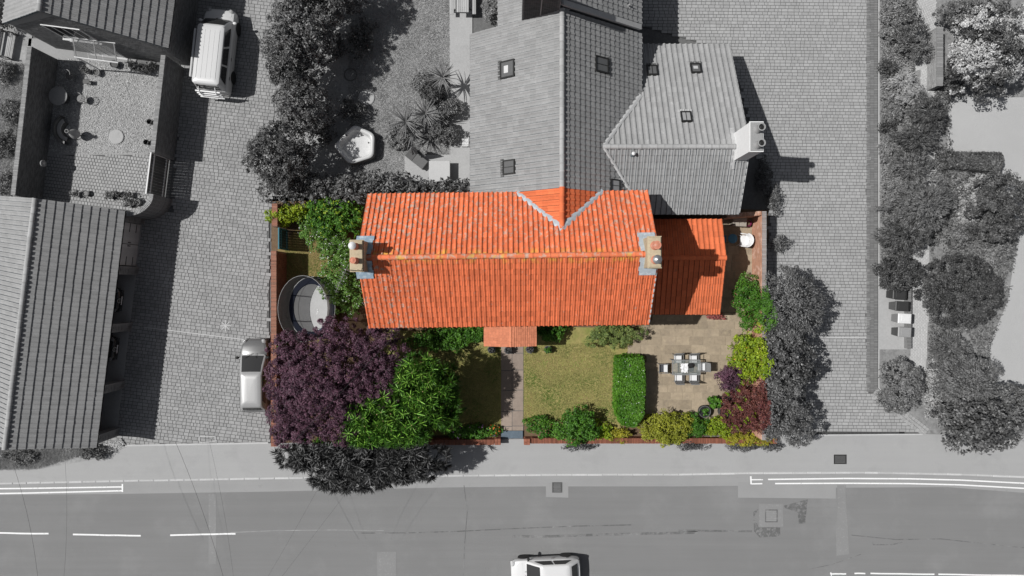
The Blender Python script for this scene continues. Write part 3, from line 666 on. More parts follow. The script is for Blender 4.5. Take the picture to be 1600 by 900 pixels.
# house at the top left, gable towards us
tl = gable('house', 'grey tiled house in the top left corner, its brick gable wall facing the gravel courtyard', 'house', (-24.65, 14.43, 0), R(82.5), 0, 9, -4.85, 3.45, 4.2, 4.0, 0, 7.1, M_gmort, M_gtile3, .24, .4, None, M_gridge, seed=61, limit=200, kindS='panc')
tX = tl.D(0, -1, 0); tN = tl.D(-1, 0, 0)
brick_face(tl.wall, tl.P(.05, 3.9, 0), tX, tN, 8.3, 7.0, M_gbrick, keep=lambda x, z: z < (3.5+min(x+.3, 8.9-x-.3)*.69-.1) and not (2.2 < x < 4.6 and .1 < z < 4.9), seed=5)
brick_face(tl.wall, tl.P(0.05, -4.55, 0), tl.D(1, 0, 0), tl.D(0, -1, 0), 7, 3.4, M_gbrick, seed=6)
for k, (x, z, w_, h_) in enumerate(((3.4, 1.15, 2.2, 2.1), (3.4, 3.75, 2.2, 2.0))): winwall(tl.wall, tl.P(.035, 3.9-x, z), tX, tN, w_, h_, bars=3)
b = MB(); b.M = WM[tl.root.name]   # glazed canopy on pale bars under the gable window
for y in (.9, -.3, -1.5): b.tube([(.05, y, 3.0), (-.95, y, 2.5), (-.95, y, 2.45)], .035, 6)
b.tube([(-.95, 1.0, 2.5), (-.95, -1.6, 2.5)], .05, 6); b.tube([(-.95, .95, 2.5), (-.95, .95, .0)], .045, 6); b.tube([(.02, 1.0, 3.0), (.02, -1.6, 3.0)], .04, 6)
cp = b.build('canopy_frame', M_wframe, tl.root)
for j in range(3):
    y0, y1 = 1.0-j*.866, 1.0-(j+1)*.866; b = MB(); b.M = WM[tl.root.name]
    b.add([(.03, y0-.02, 3.04), (.03, y1+.02, 3.04), (-.95, y1+.02, 2.55), (-.95, y0-.02, 2.55)], [(0, 1, 2, 3)]); b.build('glass_panel', mat('canopy_glass', .12, rough=.1, alpha=.45), cp)

# carport / garage on the left
ga = gable('carport', 'long grey pantile carport with four bays beside the left driveway', 'carport', (-28.0, -8.9, 0), R(83.1), 0, 13.95, -3.6, 2.7, 3.6, 2.7, 0, 5.0, M_gmort, M_gtile3, .27, .42, None, M_gridge, wall=False, seed=71, gutm=M_black, kindS='panc')
b = MB(); b.M = WM[ga.root.name]
b.box((6.97, 3.2, 1.3), (13.6, .22, 2.6)); b.loft([[(x, -3.3, 0), (x, 3.3, 0), (x, 3.3, 2.65), (x, 0, 4.85), (x, -3.3, 2.65)] for x in (.1, .32)]); b.loft([[(x, -3.3, 0), (x, 3.3, 0), (x, 3.3, 2.65), (x, 0, 4.85), (x, -3.3, 2.65)] for x in (13.62, 13.84)])
gw = b.build('wall', M_gmort, ga.root)
for k, lx in enumerate((.32, 3.3, 6.95, 10.45, 13.6)):
    b = MB(); b.M = WM[ga.root.name]; b.box((lx, -3.22, 1.27), (.5, .42, 2.54)); p = b.build('pier', M_gmort, ga.root)
    brick_face(p, ga.P(lx-.25, -3.43, 0), ga.D(1, 0, 0), ga.D(0, -1, 0), .5, 2.5, M_gbrick, seed=k)
b = MB(); b.M = WM[ga.root.name]; b.box((6.97, -3.25, 2.62), (13.7, .2, .14)); b.build('beam', M_woodd, ga.root)
b = MB(); b.M = WM[ga.root.name]; b.box((6.97, 0, .03), (13.4, 6.6, .07)); b.build('floor', M_conc, ga.root)
ms = bpy.data.meshes.new('plank'); b = MB(); b.box((0, 0, 0), (.206, .05, 2.2), ch=.006); ms.from_pydata(b.v, [], b.f); ms.materials.append(mat('pale_door', .42, rand=.08, var=.08))
for dside, (l0, l1) in enumerate(((10.75, 12.03), (12.06, 13.33))):
    b = MB(); b.M = WM[ga.root.name]; b.box(((l0+l1)/2, -3.18, 1.2), (l1-l0, .04, 2.2)); dr = b.build('door', mat('pale_door', .42), ga.root)
    for i in range(6): link('plank', ms, dr, mw=ga.root.matrix_basis.copy() @ Matrix.Identity(4) if False else WM[ga.root.name] @ Matrix.Translation((l0+(i+.5)*(l1-l0)/6, -3.23, 1.2)))
    for z in (.55, 1.25, 1.95): b = MB(); b.M = WM[ga.root.name]; e = l1 if dside else l0; s = -1 if dside else 1; b.box((e+s*.28, -3.265, z), (.52, .015, .05)); b.build('strap_hinge', M_black, dr)
    b = MB(); b.M = WM[ga.root.name]; e = l0 if dside else l1; s = 1 if dside else -1; b.box((e+s*.09, -3.28, 1.15), (.05, .05, .24)); b.build('handle', M_black, dr)
# ---------------------------------------------------------------- plants
L_gd = leafmat('dark_grey_leaf', .04, .6, .14, trans=.14, rough=.38); L_gm = leafmat('mid_grey_leaf', .06, .6, .20, trans=.14, rough=.4); L_g1 = leafmat('soft_grey_leaf', .085, .5, .22, trans=.15); L_g0 = leafmat('black_grey_leaf', .03, .6, .10, trans=.12, rough=.4); L_gl = leafmat('light_grey_leaf', .15, .5, .30); L_gp = leafmat('pale_grey_leaf', .32, .35, .46)
L_bl = leafmat('white_blossom', .36, .35, .56, trans=.2)
L_green = leafmat('green_leaf', (.030, .105, .010), .45, (.10, .235, .022)); L_lime = leafmat('lime_leaf', (.12, .22, .012), .4, (.30, .36, .02)); L_yel = leafmat('yellow_leaf', (.22, .22, .02), .4, (.40, .36, .03))
L_pur = leafmat('purple_leaf', (.034, .014, .028), .55, (.155, .070, .105), trans=.15); L_red = leafmat('red_leaf', (.085, .018, .026), .55, (.19, .075, .055)); L_con = leafmat('conifer_leaf', (.022, .080, .010), .5, (.08, .19, .02)); L_cong = leafmat('grey_conifer_leaf', .035, .45, .08); L_hedge = leafmat('hedge_leaf', (.035, .125, .008), .45, (.11, .25, .02))
L_wf = leafmat('white_flower', .6, .2, .75); L_of = leafmat('orange_flower', (.7, .16, .03), .2, (.8, .25, .06)); L_pf = leafmat('purple_flower', (.35, .12, .4), .2, (.5, .25, .5)); L_tip = leafmat('pink_tip', (.45, .26, .16), .3, (.5, .35, .2)); L_rose = leafmat('rose_leaf', (.30, .06, .07), .4, (.4, .15, .12))
M_bark = mat('bark', (.10, .075, .055), var=.3, scale=10, bump=.6); M_barkg = mat('grey_bark', .13, var=.3, scale=10, bump=.6)
def nrm(a): return a/np.maximum(1e-9, np.linalg.norm(a, axis=1, keepdims=True))
def rdir(rg, n): return nrm(rg.normal(size=(n, 3)))
def clumps(lobes, r, rg, dens=1.5, inner=.25, dome=False):
    Cs = []; Ns = []; Rs = []
    for (x, y, z, a, b, c) in lobes:
        k = max(6, int(dens*(a*b+.5*c*(a+b))*2.2/(r*r)))
        d = rdir(rg, k); d[:, 2] = np.where(d[:, 2] < -.25, -d[:, 2], d[:, 2]); d = nrm(d)
        f = rg.uniform(.82, .98, k) if dome else rg.uniform(.66, 1.16, k); q = rg.uniform(size=k) < inner; f[q] = rg.uniform(.25, .7, q.sum())
        P = np.array((x, y, z))+d*np.array((a, b, c))*f[:, None]; N = nrm(d/np.array((a, b, c))*min(a, b, c)+.15*rdir(rg, k)); Cs.append(P); Ns.append(N); Rs.append(r*rg.uniform(.5, 1.2, k)*np.where(f > 1.0, .6, 1))
    return np.concatenate(Cs), np.concatenate(Ns), np.concatenate(Rs)
def leafmesh(name, parent, C, N, T, l, w, mats, mi=None, cup=.25, bar=False):
    S_ = nrm(np.cross(N, T)); T = np.cross(S_, N); n = len(C); l = l[:, None]/2; w = w[:, None]/2
    if bar:
        V = np.stack([C-T*l-S_*w, C-T*l+S_*w, C+T*l+S_*w*.55, C+T*l-S_*w*.55], 1).reshape(-1, 3); return npmesh(name, V, np.arange(4*n).reshape(-1, 4), mats, parent, mi)
    V = np.stack([C-T*l, C+S_*w+N*w*cup-T*l*.1, C+T*l, C-S_*w+N*w*cup-T*l*.1], 1).reshape(-1, 3)
    return npmesh(name, V, np.arange(4*n).reshape(-1, 4), mats, parent, mi)
def crown(parent, lobes, m, n, leaf=(.16, .08), clump=.4, seed=0, style='leaf', matf=None, name='crown', dens=1.5, inner=.25, dome=False):
    rg = np.random.default_rng(seed); C, N, Rr = clumps(lobes, clump, rg, dens, inner, dome); k = len(C)
    ok = C[:, 2] > .08; C, N, Rr = C[ok], N[ok], Rr[ok]; k = len(C); up = np.array((0, 0, 1.))
    mats = m if isinstance(m, list) else [m]
    if style == 'rosette':
        # branch tips: a leading twig with blades set round it
        K = max(5, int(n/k)); idx = np.repeat(np.arange(k), K); ax = nrm(N+.35*up+.35*rdir(rg, k)); A = ax[idx]; d = rdir(rg, k*K); rad = nrm(d-A*(d*A).sum(1, keepdims=True)); t = rg.uniform(0, 1, k*K)
        D = nrm(rad+A*(.25+.9*t[:, None])); L = leaf[0]*rg.uniform(.6, 1.3, k*K)*(1-.25*t); P = C[idx]+A*(t*Rr[idx]*.55)[:, None]+D*(L/2)[:, None]; nn = nrm(np.cross(D, rad+.4*rdir(rg, k*K))); mi = matf(P) if matf else None
        o = leafmesh(name, parent, P, nn, D, L, np.full(k*K, leaf[1]), mats, mi); return o, (C, N, ax, Rr)
    idx = rg.integers(0, k, n); d = rdir(rg, n); d = nrm(d+N[idx]*.75); rr = Rr[idx]*rg.uniform(.15, 1, n)**.5; P = C[idx]+d*rr[:, None]
    nn = nrm(.55*d+.45*up+.6*rdir(rg, n)); T = rdir(rg, n)
    if style == 'strand': cen = np.array(lobes[0][:3]); out = P-cen; out[:, 2] *= .3; T = nrm(nrm(out)+.45*rdir(rg, n)-.15*up)
    l = leaf[0]*rg.uniform(.6, 1.35, n); w = leaf[1]*rg.uniform(.7, 1.3, n); P[:, 2] = np.maximum(P[:, 2], .06)
    mi = matf(P) if matf else None
    return leafmesh(name, parent, P, nn, T, l, w, mats, mi), (C, N, None, Rr)
def leafball(parent, c, r, m, n, leaf, seed, name='foliage'):
    return crown(parent, [(*c, r, r, r*.8)], m, n, leaf, r*.45, seed, name=name)[0]
def wood(parent, base, lobes, r0, m, seed=0, name='trunk', limbs=True):
    rg = random.Random(seed); b = MB(); base = Vector(base); zt = sum(l[2] for l in lobes)/len(lobes); cx = sum(l[0] for l in lobes)/len(lobes); cy = sum(l[1] for l in lobes)/len(lobes); top = Vector((base.x*.5+cx*.5, base.y*.5+cy*.5, zt*.75))
    pts = [base.lerp(top, i/5)+Vector((rg.uniform(-.05, .05), rg.uniform(-.05, .05), 0))*(i > 0) for i in range(6)]; b.tube(pts, [r0*(1.25-.75*i/5) for i in range(6)], 8)
    if limbs:
        for l in lobes:
            for q in range(3):
                e = Vector((l[0]+l[3]*rg.uniform(-.6, .6), l[1]+l[4]*rg.uniform(-.6, .6), l[2]+l[5]*rg.uniform(-.1, .75))); s = pts[rg.choice((3, 4, 5))]; mid = s.lerp(e, .5)+Vector((rg.uniform(-.15, .15), rg.uniform(-.15, .15), rg.uniform(-.1, .1))); b.tube([s, mid, e], [r0*.42, r0*.26, r0*.06], 6)
    return b.build(name, m, parent, smooth=60)
def plant(name, label, cat, px, py, rx, ry, h, m, leaf=(.16, .08), clump=.38, seed=0, style='leaf', group=None, lobes=None, cover=3.2, base=None, bark=None, matf=None, k=7, stem=.04, flowers=None, n=None, flat=1., inner=.25, dens=1.5, dome=False):
    rg = random.Random(seed*31+int(px)); leaf = leaf if style == 'rosette' else (leaf[0]*.84, leaf[1]*.84); zc = h*.5; c = at(px, py, h*.7); s = sc(h*.7); Rx, Ry = rx*s, ry*s
    if lobes: LB = [(*at(x, y, z)[:2], z, a*sc(z), b_*sc(z), cz) for (x, y, z, a, b_, cz) in lobes]
    else:
        LB = [(c.x, c.y, zc, Rx*.72, Ry*.72, h*.47)]
        if dome: LB = [(c.x, c.y, zc*.9, Rx*1.0, Ry*1.0, h*.53)]; k = 0
        for i in range(k): a = 2*math.pi*(i+rg.uniform(-.3, .3))/k; f = rg.uniform(.42, .78); q = rg.uniform(.26, .5); LB.append((c.x+Rx*f*math.cos(a), c.y+Ry*f*math.sin(a), zc*rg.uniform(.7, 1.15)*flat, Rx*q, Ry*q, h*rg.uniform(.28, .4)))
    A = sum(l[3]*l[4]*math.pi for l in LB)*(.62 if len(LB) > 1 else 1)+sum(l[5]*(l[3]+l[4]) for l in LB)*.6
    n = n or int(A*cover/(leaf[0]*leaf[1]*.5)); t = thing(name, label, cat, (c.x, c.y, 0) if base is None else base, group=group)
    o, info = crown(t, LB, m, n, leaf, clump, seed, style, matf, 'crown' if h > 2.4 else 'foliage', inner=inner, dens=dens, dome=dome)
    wood(t, t.location, LB, stem if h < 2.4 else max(.06, h*.03), bark or M_bark, seed, 'trunk' if h > 2.4 else 'stem')
    if flowers:
        fm, fn, fs = flowers; rgn = np.random.default_rng(seed+99); C, N, _, Rr = info; ok = N[:, 2] > .1; C, N, Rr = C[ok], N[ok], Rr[ok]; i = rgn.integers(0, len(C), fn); P = C[i]+nrm(N[i]+.7*rdir(rgn, fn))*(Rr[i]*1.02)[:, None]; leafmesh('blossom', t, P, nrm(N[i]+.5*rdir(rgn, fn)+(0, 0, .6)), rdir(rgn, fn), np.full(fn, fs), np.full(fn, fs*.8), fm)
    return t, LB, info
def boxhedge(name, label, px, h, m, leaf, seed, flowers=0, rot=0, cat='hedge', group=None):
    """clipped hedge: leaves over the faces of a rounded block"""
    P = [at(*p, h) for p in px]; cx = sum(p.x for p in P)/len(P); cy = sum(p.y for p in P)/len(P); t = thing(name, label, cat, (cx, cy, 0), group=group); poly = np.array([(p.x, p.y) for p in P]); lo, hi = poly.min(0), poly.max(0); rg = np.random.default_rng(seed)
    A = (hi-lo).prod(); n = int(A*3.4/(leaf[0]*leaf[1]*.5)); W = rg.uniform(lo, hi, (n*2, 2)); W = W[inpoly(W[:, 0], W[:, 1], poly)][:n]; z = h-np.abs(rg.normal(0, .07, len(W)))+.05*np.sin(W[:, 0]*7)*np.sin(W[:, 1]*5); N = nrm(np.c_[rg.normal(0, .5, (len(W), 2)), np.ones(len(W))]); PT = [np.c_[W, z]]; NN = [N]
    for i in range(len(P)):
        a, b = poly[i], poly[(i+1) % len(P)]; ln = np.linalg.norm(b-a); q = int(ln*h*2.6/(leaf[0]*leaf[1]*.5)); s = rg.uniform(size=q)[:, None]; zz = rg.uniform(.05, h, q); d = (b-a)/ln; nv = np.array((d[1], -d[0])); 
        if ((np.array((cx, cy))-a)@nv) > 0: nv = -nv
        off = rg.normal(-.02, .06, q)-np.maximum(0, zz-h+.15)*.5; PT.append(np.c_[a+(b-a)*s+nv*off[:, None], zz]); NN.append(nrm(np.c_[np.tile(nv, (q, 1)), np.full(q, .4)]+.5*rdir(rg, q)))
    PT = np.concatenate(PT); NN = np.concatenate(NN); k = len(PT); leafmesh('foliage', t, PT, NN, rdir(rg, k), leaf[0]*rg.uniform(.6, 1.3, k), leaf[1]*rg.uniform(.7, 1.3, k), m)
    b = MB(); q = [((p.x-cx)*.84+cx, (p.y-cy)*.88+cy) for p in P]; b.prism(q, .0, h-.2); b.build('branches', M_bark if isinstance(m, bpy.types.Material) and m is L_hedge else M_barkg, t)
    if flowers: i = rg.integers(0, len(W), flowers); leafmesh('blossom', t, PT[i]+(0, 0, .05), NN[i], rdir(rg, flowers), np.full(flowers, .06), np.full(flowers, .05), L_wf)
    return t
def yucca(label, px, py, r, h, nb, seed, m=None):
    c = at(px, py, h); R_ = r*sc(h); t = thing('yucca', label, 'yucca', (c.x, c.y, 0), group='yuccas in the rear garden'); rg = random.Random(seed); b = MB(); b.tube([(0, 0, 0), (.03, 0, h*.5), (0, 0, h)], [.09, .08, .06], 8); b.build('trunk', M_barkg, t, world=False)
    me = bpy.data.meshes.new('leaf'); q = []; n = 5
    for i in range(n+1): s = i/n; w_ = .035*(1-s**2.2)+.004; q += [(s*R_, -w_, .10*s-.28*s*s*R_), (s*R_, 0, .10*s-.28*s*s*R_-.018), (s*R_, w_, .10*s-.28*s*s*R_)]
    me.from_pydata(q, [], [(i*3+j, i*3+3+j, i*3+4+j, i*3+1+j) for i in range(n) for j in (0, 1)]); me.materials.append(m or leafmat('yucca_leaf', .15, .3, .27, trans=.15))
    for i in range(nb):
        el = rg.uniform(-.2, 1.15); o = link('leaf', me, t); o.location = (0, 0, h+rg.uniform(-.1, .05)); o.rotation_euler = (rg.uniform(-.3, .3), -el, i*2.39996+rg.uniform(-.2, .2)); s = rg.uniform(.75, 1.1); o.scale = (s, s, s)

def cover_leaves(name, px, z, m, n, leaf, hgt, seed, dens_sc=.6, thr=.45):
    """low mixed ground cover nobody could count"""
    poly = np.array([gp(p)[:2] for p in px]); rg = np.random.default_rng(seed); lo, hi = poly.min(0), poly.max(0); W = rg.uniform(lo, hi, (n, 2)); W = W[inpoly(W[:, 0], W[:, 1], poly)]
    f = np.sin(W[:, 0]*2.1+seed)*np.sin(W[:, 1]*1.7+1)+.6*np.sin(W[:, 0]*5.3)*np.sin(W[:, 1]*4.1+2); W = W[f > thr-1+rg.uniform(-.5, .5, len(W))]; k = len(W)
    P = np.c_[W, z+hgt*rg.uniform(.1, 1, k)]; return stuff(leafmesh(name, None, P, nrm(rdir(rg, k)*.6+(0, 0, .8)), rdir(rg, k), leaf[0]*rg.uniform(.6, 1.4, k), leaf[1]*rg.uniform(.6, 1.4, k), m))
# ---------------------------------------------------------------- garden grounds
def area(name, px, z, m): return sheet(name, px, z, m)
area('garden_soil', [(424, 700), (1206, 694), (1200, 328), (424, 306)], .02, M_soilc)
area('lawn', [(817, 662), (975, 672), (968, 560), (985, 545), (1005, 528), (940, 512), (836, 510), (817, 540)], .045, M_lawn)
area('lawn', [(560, 680), (784, 680), (784, 535), (700, 520), (600, 515)], .045, M_lawn)
area('lawn', [(434, 540), (530, 540), (530, 380), (470, 350), (434, 390)], .045, mat('dry_lawn', (.19, .14, .055), var=.25, scale=7, bump=.8, bscale=30, patch=[((.12, .12, .03), .8, .5, .2, .7)]))
area('rear_lawn', [(395, 315), (735, 310), (720, -60), (420, -60)], .02, M_lawng)
area('garden_path', [(632, 312), (737, 312), (737, 242), (632, 242)], .04, M_conc); area('garden_path', [(704, 242), (738, 242), (738, -60), (702, -60)], .041, M_conc)
area('planting_bed', [(1374, 606), (1447, 680), (1520, 700), (1700, 720), (1700, -60), (1374, -60)], .03, M_soil)
M_grav = mat('pale_gravel', .40, var=.08, scale=70, big=.3, bump=.8, bscale=70, patch=[(.3, 60, .56, .05, .5)])
GC = [(1374, 600), (1374, -10), (1430, -10), (1426, 110), (1440, 300), (1426, 300), (1424, 440), (1374, 440)]; GC2 = [(1452, 300), (1460, 110), (1480, 110), (1484, 235), (1560, 270), (1588, 370), (1572, 470), (1545, 540), (1530, 690), (1470, 690), (1446, 600), (1452, 440)]
area('gravel_drive', [(1480, 235), (1700, 235), (1700, 152), (1483, 152)], .05, M_grav)
area('gravel_drive', [(1560, 640), (1700, 640), (1700, 235), (1480, 235), (1545, 265), (1590, 370), (1575, 470), (1545, 540)], .05, M_grav)
area('verge', [(-100, 735), (60, 733), (170, 714), (197, 698), (150, 690), (-100, 690)], .11, M_lawng)
area('left_garden', [(-120, 320), (20, 320), (52, 40), (-120, 40)], .03, M_lawng)
M_cgrav = mat('courtyard_gravel', .30, var=.2, scale=50, big=.4, bump=1., bscale=45)
area('courtyard_gravel', [(20, 242), (252, 242), (300, 60), (45, 60)], .03, M_cgrav)
def blocks(name, px, m, bl, bw, ang, z, seed, kids_name='paving_block'):
    poly = [gp(p) for p in px]; b = MB(); b.prism(poly, -.012, z); d = structure(b.build(name, M_conc if name == 'brick_path' else M_joint)); P = np.array([(p.x, p.y) for p in poly]); c = P.mean(0); rg = np.random.default_rng(seed)
    ux = np.array((math.cos(ang), math.sin(ang))); uy = np.array((-ux[1], ux[0])); k = int(9/bw); q = int(12/bl)
    I, J = np.meshgrid(np.arange(-q, q), np.arange(-k, k)); W = c+((I+(J % 2)*.5)*bl).ravel()[:, None]*ux+(J*bw).ravel()[:, None]*uy
    W = W[inpoly(W[:, 0], W[:, 1], P)]; n = len(W)
    V, Q = frusta(np.c_[W, np.full(n, z-.03)], np.full(n, bl/2-.009), np.full(n, bw/2-.009), np.full(n, .045)+rg.uniform(-.004, .004, n), np.tile((*ux, 0), (n, 1)), ch=.01, jz=rg.uniform(-.003, .003, (n, 2)))
    stuff(npmesh(kids_name, V, Q, m, d))
blocks('courtyard_paving', [(14, 340), (238, 340), (252, 242), (20, 242)], M_block2, .2, .21, R(-7), .04, 4)
M_path = mat('brick_path', .42, rand=.07, var=.1)
blocks('brick_path', [(1420, 605), (1445, 605), (1452, 440), (1450, 300), (1428, 300), (1426, 440)], M_path, .2, .1, R(90), .05, 5)
blocks('brick_path', [(1428, 110), (1462, 110), (1462, -30), (1434, -30)], M_path, .2, .1, R(70), .05, 6)
blocks('brick_path', [(1435, 300), (1462, 300), (1462, 110), (1438, 110)], M_path, .2, .1, R(80), .05, 7)
def pebbles(name, px, z, m, n, r, seed, parent=None):
    poly = np.array([gp(p)[:2] for p in px]); rg = np.random.default_rng(seed); lo, hi = poly.min(0), poly.max(0)
    W = rg.uniform(lo, hi, (n, 2)); W = W[inpoly(W[:, 0], W[:, 1], poly)]; n = len(W); a = rg.uniform(0, 6.28, n); s = r*rg.uniform(.6, 1.4, n)
    V, Q = frusta(np.c_[W, np.full(n, z-.005)], s, s*rg.uniform(.6, 1, n), s*rg.uniform(.6, 1.1, n), np.c_[np.cos(a), np.sin(a), np.zeros(n)], ch=r*.35, jz=rg.uniform(-r*.3, r*.3, (n, 2)))
    return stuff(npmesh(name, V, Q, m, parent))
pebbles('gravel', [(48, 240), (248, 240), (262, 100), (60, 90)], .03, mat('gravel_stone', .40, rand=.5, var=.1), 16000, .026, 8)
pebbles('gravel', [(166, 712), (198, 694), (190, 684), (150, 700)], .11, mat('gravel_stone', .4), 1500, .03, 9)
def grass(name, px, z, m, n, seed, hole=None, hgt=.05):
    poly = np.array([gp(p)[:2] for p in px]); rg = np.random.default_rng(seed); lo, hi = poly.min(0), poly.max(0)
    W = rg.uniform(lo, hi, (n, 2)); W = W[inpoly(W[:, 0], W[:, 1], poly)]; n = len(W)
    a = rg.uniform(0, 6.28, n); d = np.c_[np.cos(a), np.sin(a)]; l = hgt*rg.uniform(.6, 1.6, n)[:, None]; wd = .012
    V = np.zeros((n, 3, 3)); V[:, 0, :2] = W+d[:, ::-1]*(1, -1)*wd; V[:, 1, :2] = W-d[:, ::-1]*(1, -1)*wd; V[:, 2, :2] = W+d*l; V[:, :, 2] = z; V[:, 2, 2] += l[:, 0]*.8
    return stuff(npmesh(name, V.reshape(-1, 3), np.arange(n*3).reshape(-1, 3), m, None, quad=3))
L_grass = leafmat('grass_blade', (.10, .19, .028), .4, (.44, .34, .16), trans=.3, nsc=.55, con=4.2); L_grassg = leafmat('grey_grass_blade', .22, .4, .40, trans=.3, nsc=.9, con=2.4)
grass('grass', [(818, 658), (962, 660), (968, 560), (940, 535), (836, 540), (819, 545)], .045, L_grass, 26000, 1); grass('grass', [(440, 470), (470, 470), (530, 390), (520, 355), (470, 355), (440, 400)], .045, L_grass, 9000, 6); grass('grass', [(640, 675), (782, 670), (782, 545), (700, 525), (640, 520)], .045, L_grass, 24000, 2)
grass('rear_grass', [(550, 300), (632, 300), (632, 242), (702, 242), (702, -20), (540, -20)], .02, L_grassg, 60000, 3, hgt=.07)
grass('verge_grass', [(-20, 733), (60, 731), (110, 716), (150, 700), (-20, 700)], .11, L_grassg, 16000, 4, hgt=.13); grass('left_grass', [(-20, 310), (18, 310), (42, 100), (-20, 100)], .03, L_grassg, 16000, 5, hgt=.12)
# flagstones, one object each
FS = {}
def slab(parent, c, wx, wy, rz, m, z0, t=.045, name='flagstone'):
    if m.name not in FS:
        b = MB(); b.box((0, 0, 0), (1, 1, 1), ch=.0); b.v = [(v[0]*(.985 if v[2] > 0 else 1), v[1]*(.985 if v[2] > 0 else 1), v[2]) for v in b.v]
        me = bpy.data.meshes.new(name); me.from_pydata(b.v, [], b.f); me.materials.append(m); FS[m.name] = me
    link(name, FS[m.name], parent, mw=Matrix.Translation((c[0], c[1], z0+t/2)) @ Matrix.Rotation(rz, 4, 'Z') @ Matrix.Diagonal((wx, wy, t, 1)))
def flags(name, px, m, seed, rows=(.42, .62), cols=(.5, .95), z=.02, holes=None, jm=None):
    poly = [gp(p) for p in px]; b = MB(); b.prism(poly, -.01, z+.03); o = structure(b.build(name, jm or M_flagj)); P = np.array([(p.x, p.y) for p in poly]); r = random.Random(seed); lo, hi = P.min(0), P.max(0)
    y = lo[1]
    while y < hi[1]-.1:
        h = r.uniform(*rows); x = lo[0]-r.uniform(0, .5)
        while x < hi[0]:
            w_ = r.uniform(*cols); 
            if inpoly(np.array([x+w_/2]), np.array([y+h/2]), P)[0]: slab(o, (x+w_/2, y+h/2), w_-.02, h-.02, r.uniform(-.004, .004), m, z+r.uniform(-.003, .004))
            x += w_
        y += h
    return o
flags('patio', [(1008, 646), (1198, 655), (1198, 488), (1030, 488), (1000, 520), (986, 545), (1010, 556)], M_flag, 2)
flags('side_patio', [(1124, 500), (1184, 500), (1184, 338), (1124, 338)], M_flag, 3)
pth = [(783, 686), (818, 686), (818, 520), (783, 520)]
poly = [gp(p) for p in pth]; b = MB(); b.prism(poly, -.01, .05); gpath = structure(b.build('garden_path', M_joint))
yy = -2.9
for i, ln in enumerate((1.2, 1.05, 1.25, 1.3, .95, 1.15)):
    for k in (0, 1): slab(gpath, (-.7+k*.70+.36, yy-ln/2+.03*k), .68, ln-.02, 0, M_flagp, .02+.002*k)
    yy -= ln
b = MB(); b.box((.0, -9.15, .07), (1.38, .5, .16), ch=.02); structure(b.build('step', mat('blue_step', (.10, .13, .16), var=.2, scale=6)))

# ---------------------------------------------------------------- walls
def wall(name, label, px, th, h, bm, cm, mm, faces='LR', cat='wall', base=True, group=None, capw=.0, bricks=True):
    P = [at(*p, h) for p in px]; P = [Vector((p.x, p.y, 0)) for p in P]; root = thing(name, label, cat, P[0], group=group)
    core = MB(); CC = []; CX = []; CL = []; n = len(P); L_ = []; R_ = []
    for i, p in enumerate(P):
        d = (P[min(i+1, n-1)]-P[max(i-1, 0)]).normalized(); q = Vector((-d.y, d.x, 0))*th/2; L_.append(p+q); R_.append(p-q)
    core.prism(L_+R_[::-1], -.05, h-.04); co = core.build('core', mm, root)
    for a, c in zip(P[:-1], P[1:]):
        d = c-a; ln = d.length; d.normalize(); k = max(1, int(ln/.075))
        for i in range(k): CC.append(a+d*((i+.5)*ln/k)); CX.append(d); CL.append(ln/k/2-.006)
        nv = Vector((-d.y, d.x, 0))
        if bricks:
            if 'L' in faces: brick_face(root, a+nv*th/2+Vector((0, 0, .0)), d, nv, ln, h-.06, bm, seed=len(px), name='brickwork')
            if 'R' in faces: brick_face(root, a-nv*th/2, d, -nv, ln, h-.06, bm, seed=len(px)+1, name='brickwork')
    CC = np.array(CC); m_ = len(CC); CC[:, 2] = h-.05; rg = np.random.default_rng(m_)
    V, Q = frusta(CC, np.array(CL), np.full(m_, th/2+.02+capw)+rg.uniform(-.006, .006, m_), np.full(m_, .06)+rg.uniform(-.005, .005, m_), np.array(CX), ch=.006); stuff(npmesh('coping_bricks', V, Q, cm, root)); return root
wall('garden_wall', 'tall red brick wall along the left side of the garden, between trampoline and driveway', [(427.5, 392), (427.5, 698)], .3, 1.9, M_brick, M_brick, M_brickm)
wall('garden_wall', 'short end of red brick wall above the blue gate, under the climbing plants', [(429, 318), (429, 354)], .3, 1.9, M_brick, M_brick, M_brickm)
wall('garden_wall', 'pale orange brick wall beside the white chair, bordering the right block drive', [(1194.5, 330), (1194.5, 688)], .22, 1.85, M_brickp, M_gcap, M_brickp)
wall('garden_wall', 'short shaded brick wall behind the grey storage box', [(1136, 337), (1190, 333)], .22, 1.8, M_brickp, M_brickp, M_brickm)
wall('front_wall', 'low red brick front wall left of the garden gateway, under the orange flowers', [(560, 692), (772, 691)], .3, .65, M_brick, M_brick, M_brickm)
wall('front_wall', 'low red brick front wall right of the garden gateway along the pavement', [(829, 689), (1214, 689)], .3, .65, M_brick, M_brick, M_brickm)
for x, s in ((777.5, 'left'), (823.5, 'right')):
    c = at(x, 690.5, .75); t = thing('gate_pillar', f'stubby red brick gate pillar on the {s} of the front path', 'pillar', (c.x, c.y, 0), group='gate pillars')
    b = MB(); b.box((c.x, c.y, .36), (.36, .36, .72)); b.build('core', M_brickm, t); 
    for d, n_ in (((1, 0, 0), (0, -1, 0)), ((1, 0, 0), (0, 1, 0)), ((0, 1, 0), (1, 0, 0)), ((0, 1, 0), (-1, 0, 0))):
        d = Vector(d); n_ = Vector(n_); brick_face(t, c*1-Vector((0, 0, c.z))-d*.18+n_*.18, d, n_, .36, .72, M_brick, bw=.18)
    b = MB(); 
    for i in (-1, 1):
        for j in (-1, 1): b.box((c.x+i*.095, c.y+j*.095, .75), (.18, .18, .07), ch=.01)
    b.build('cap', M_brick, t)
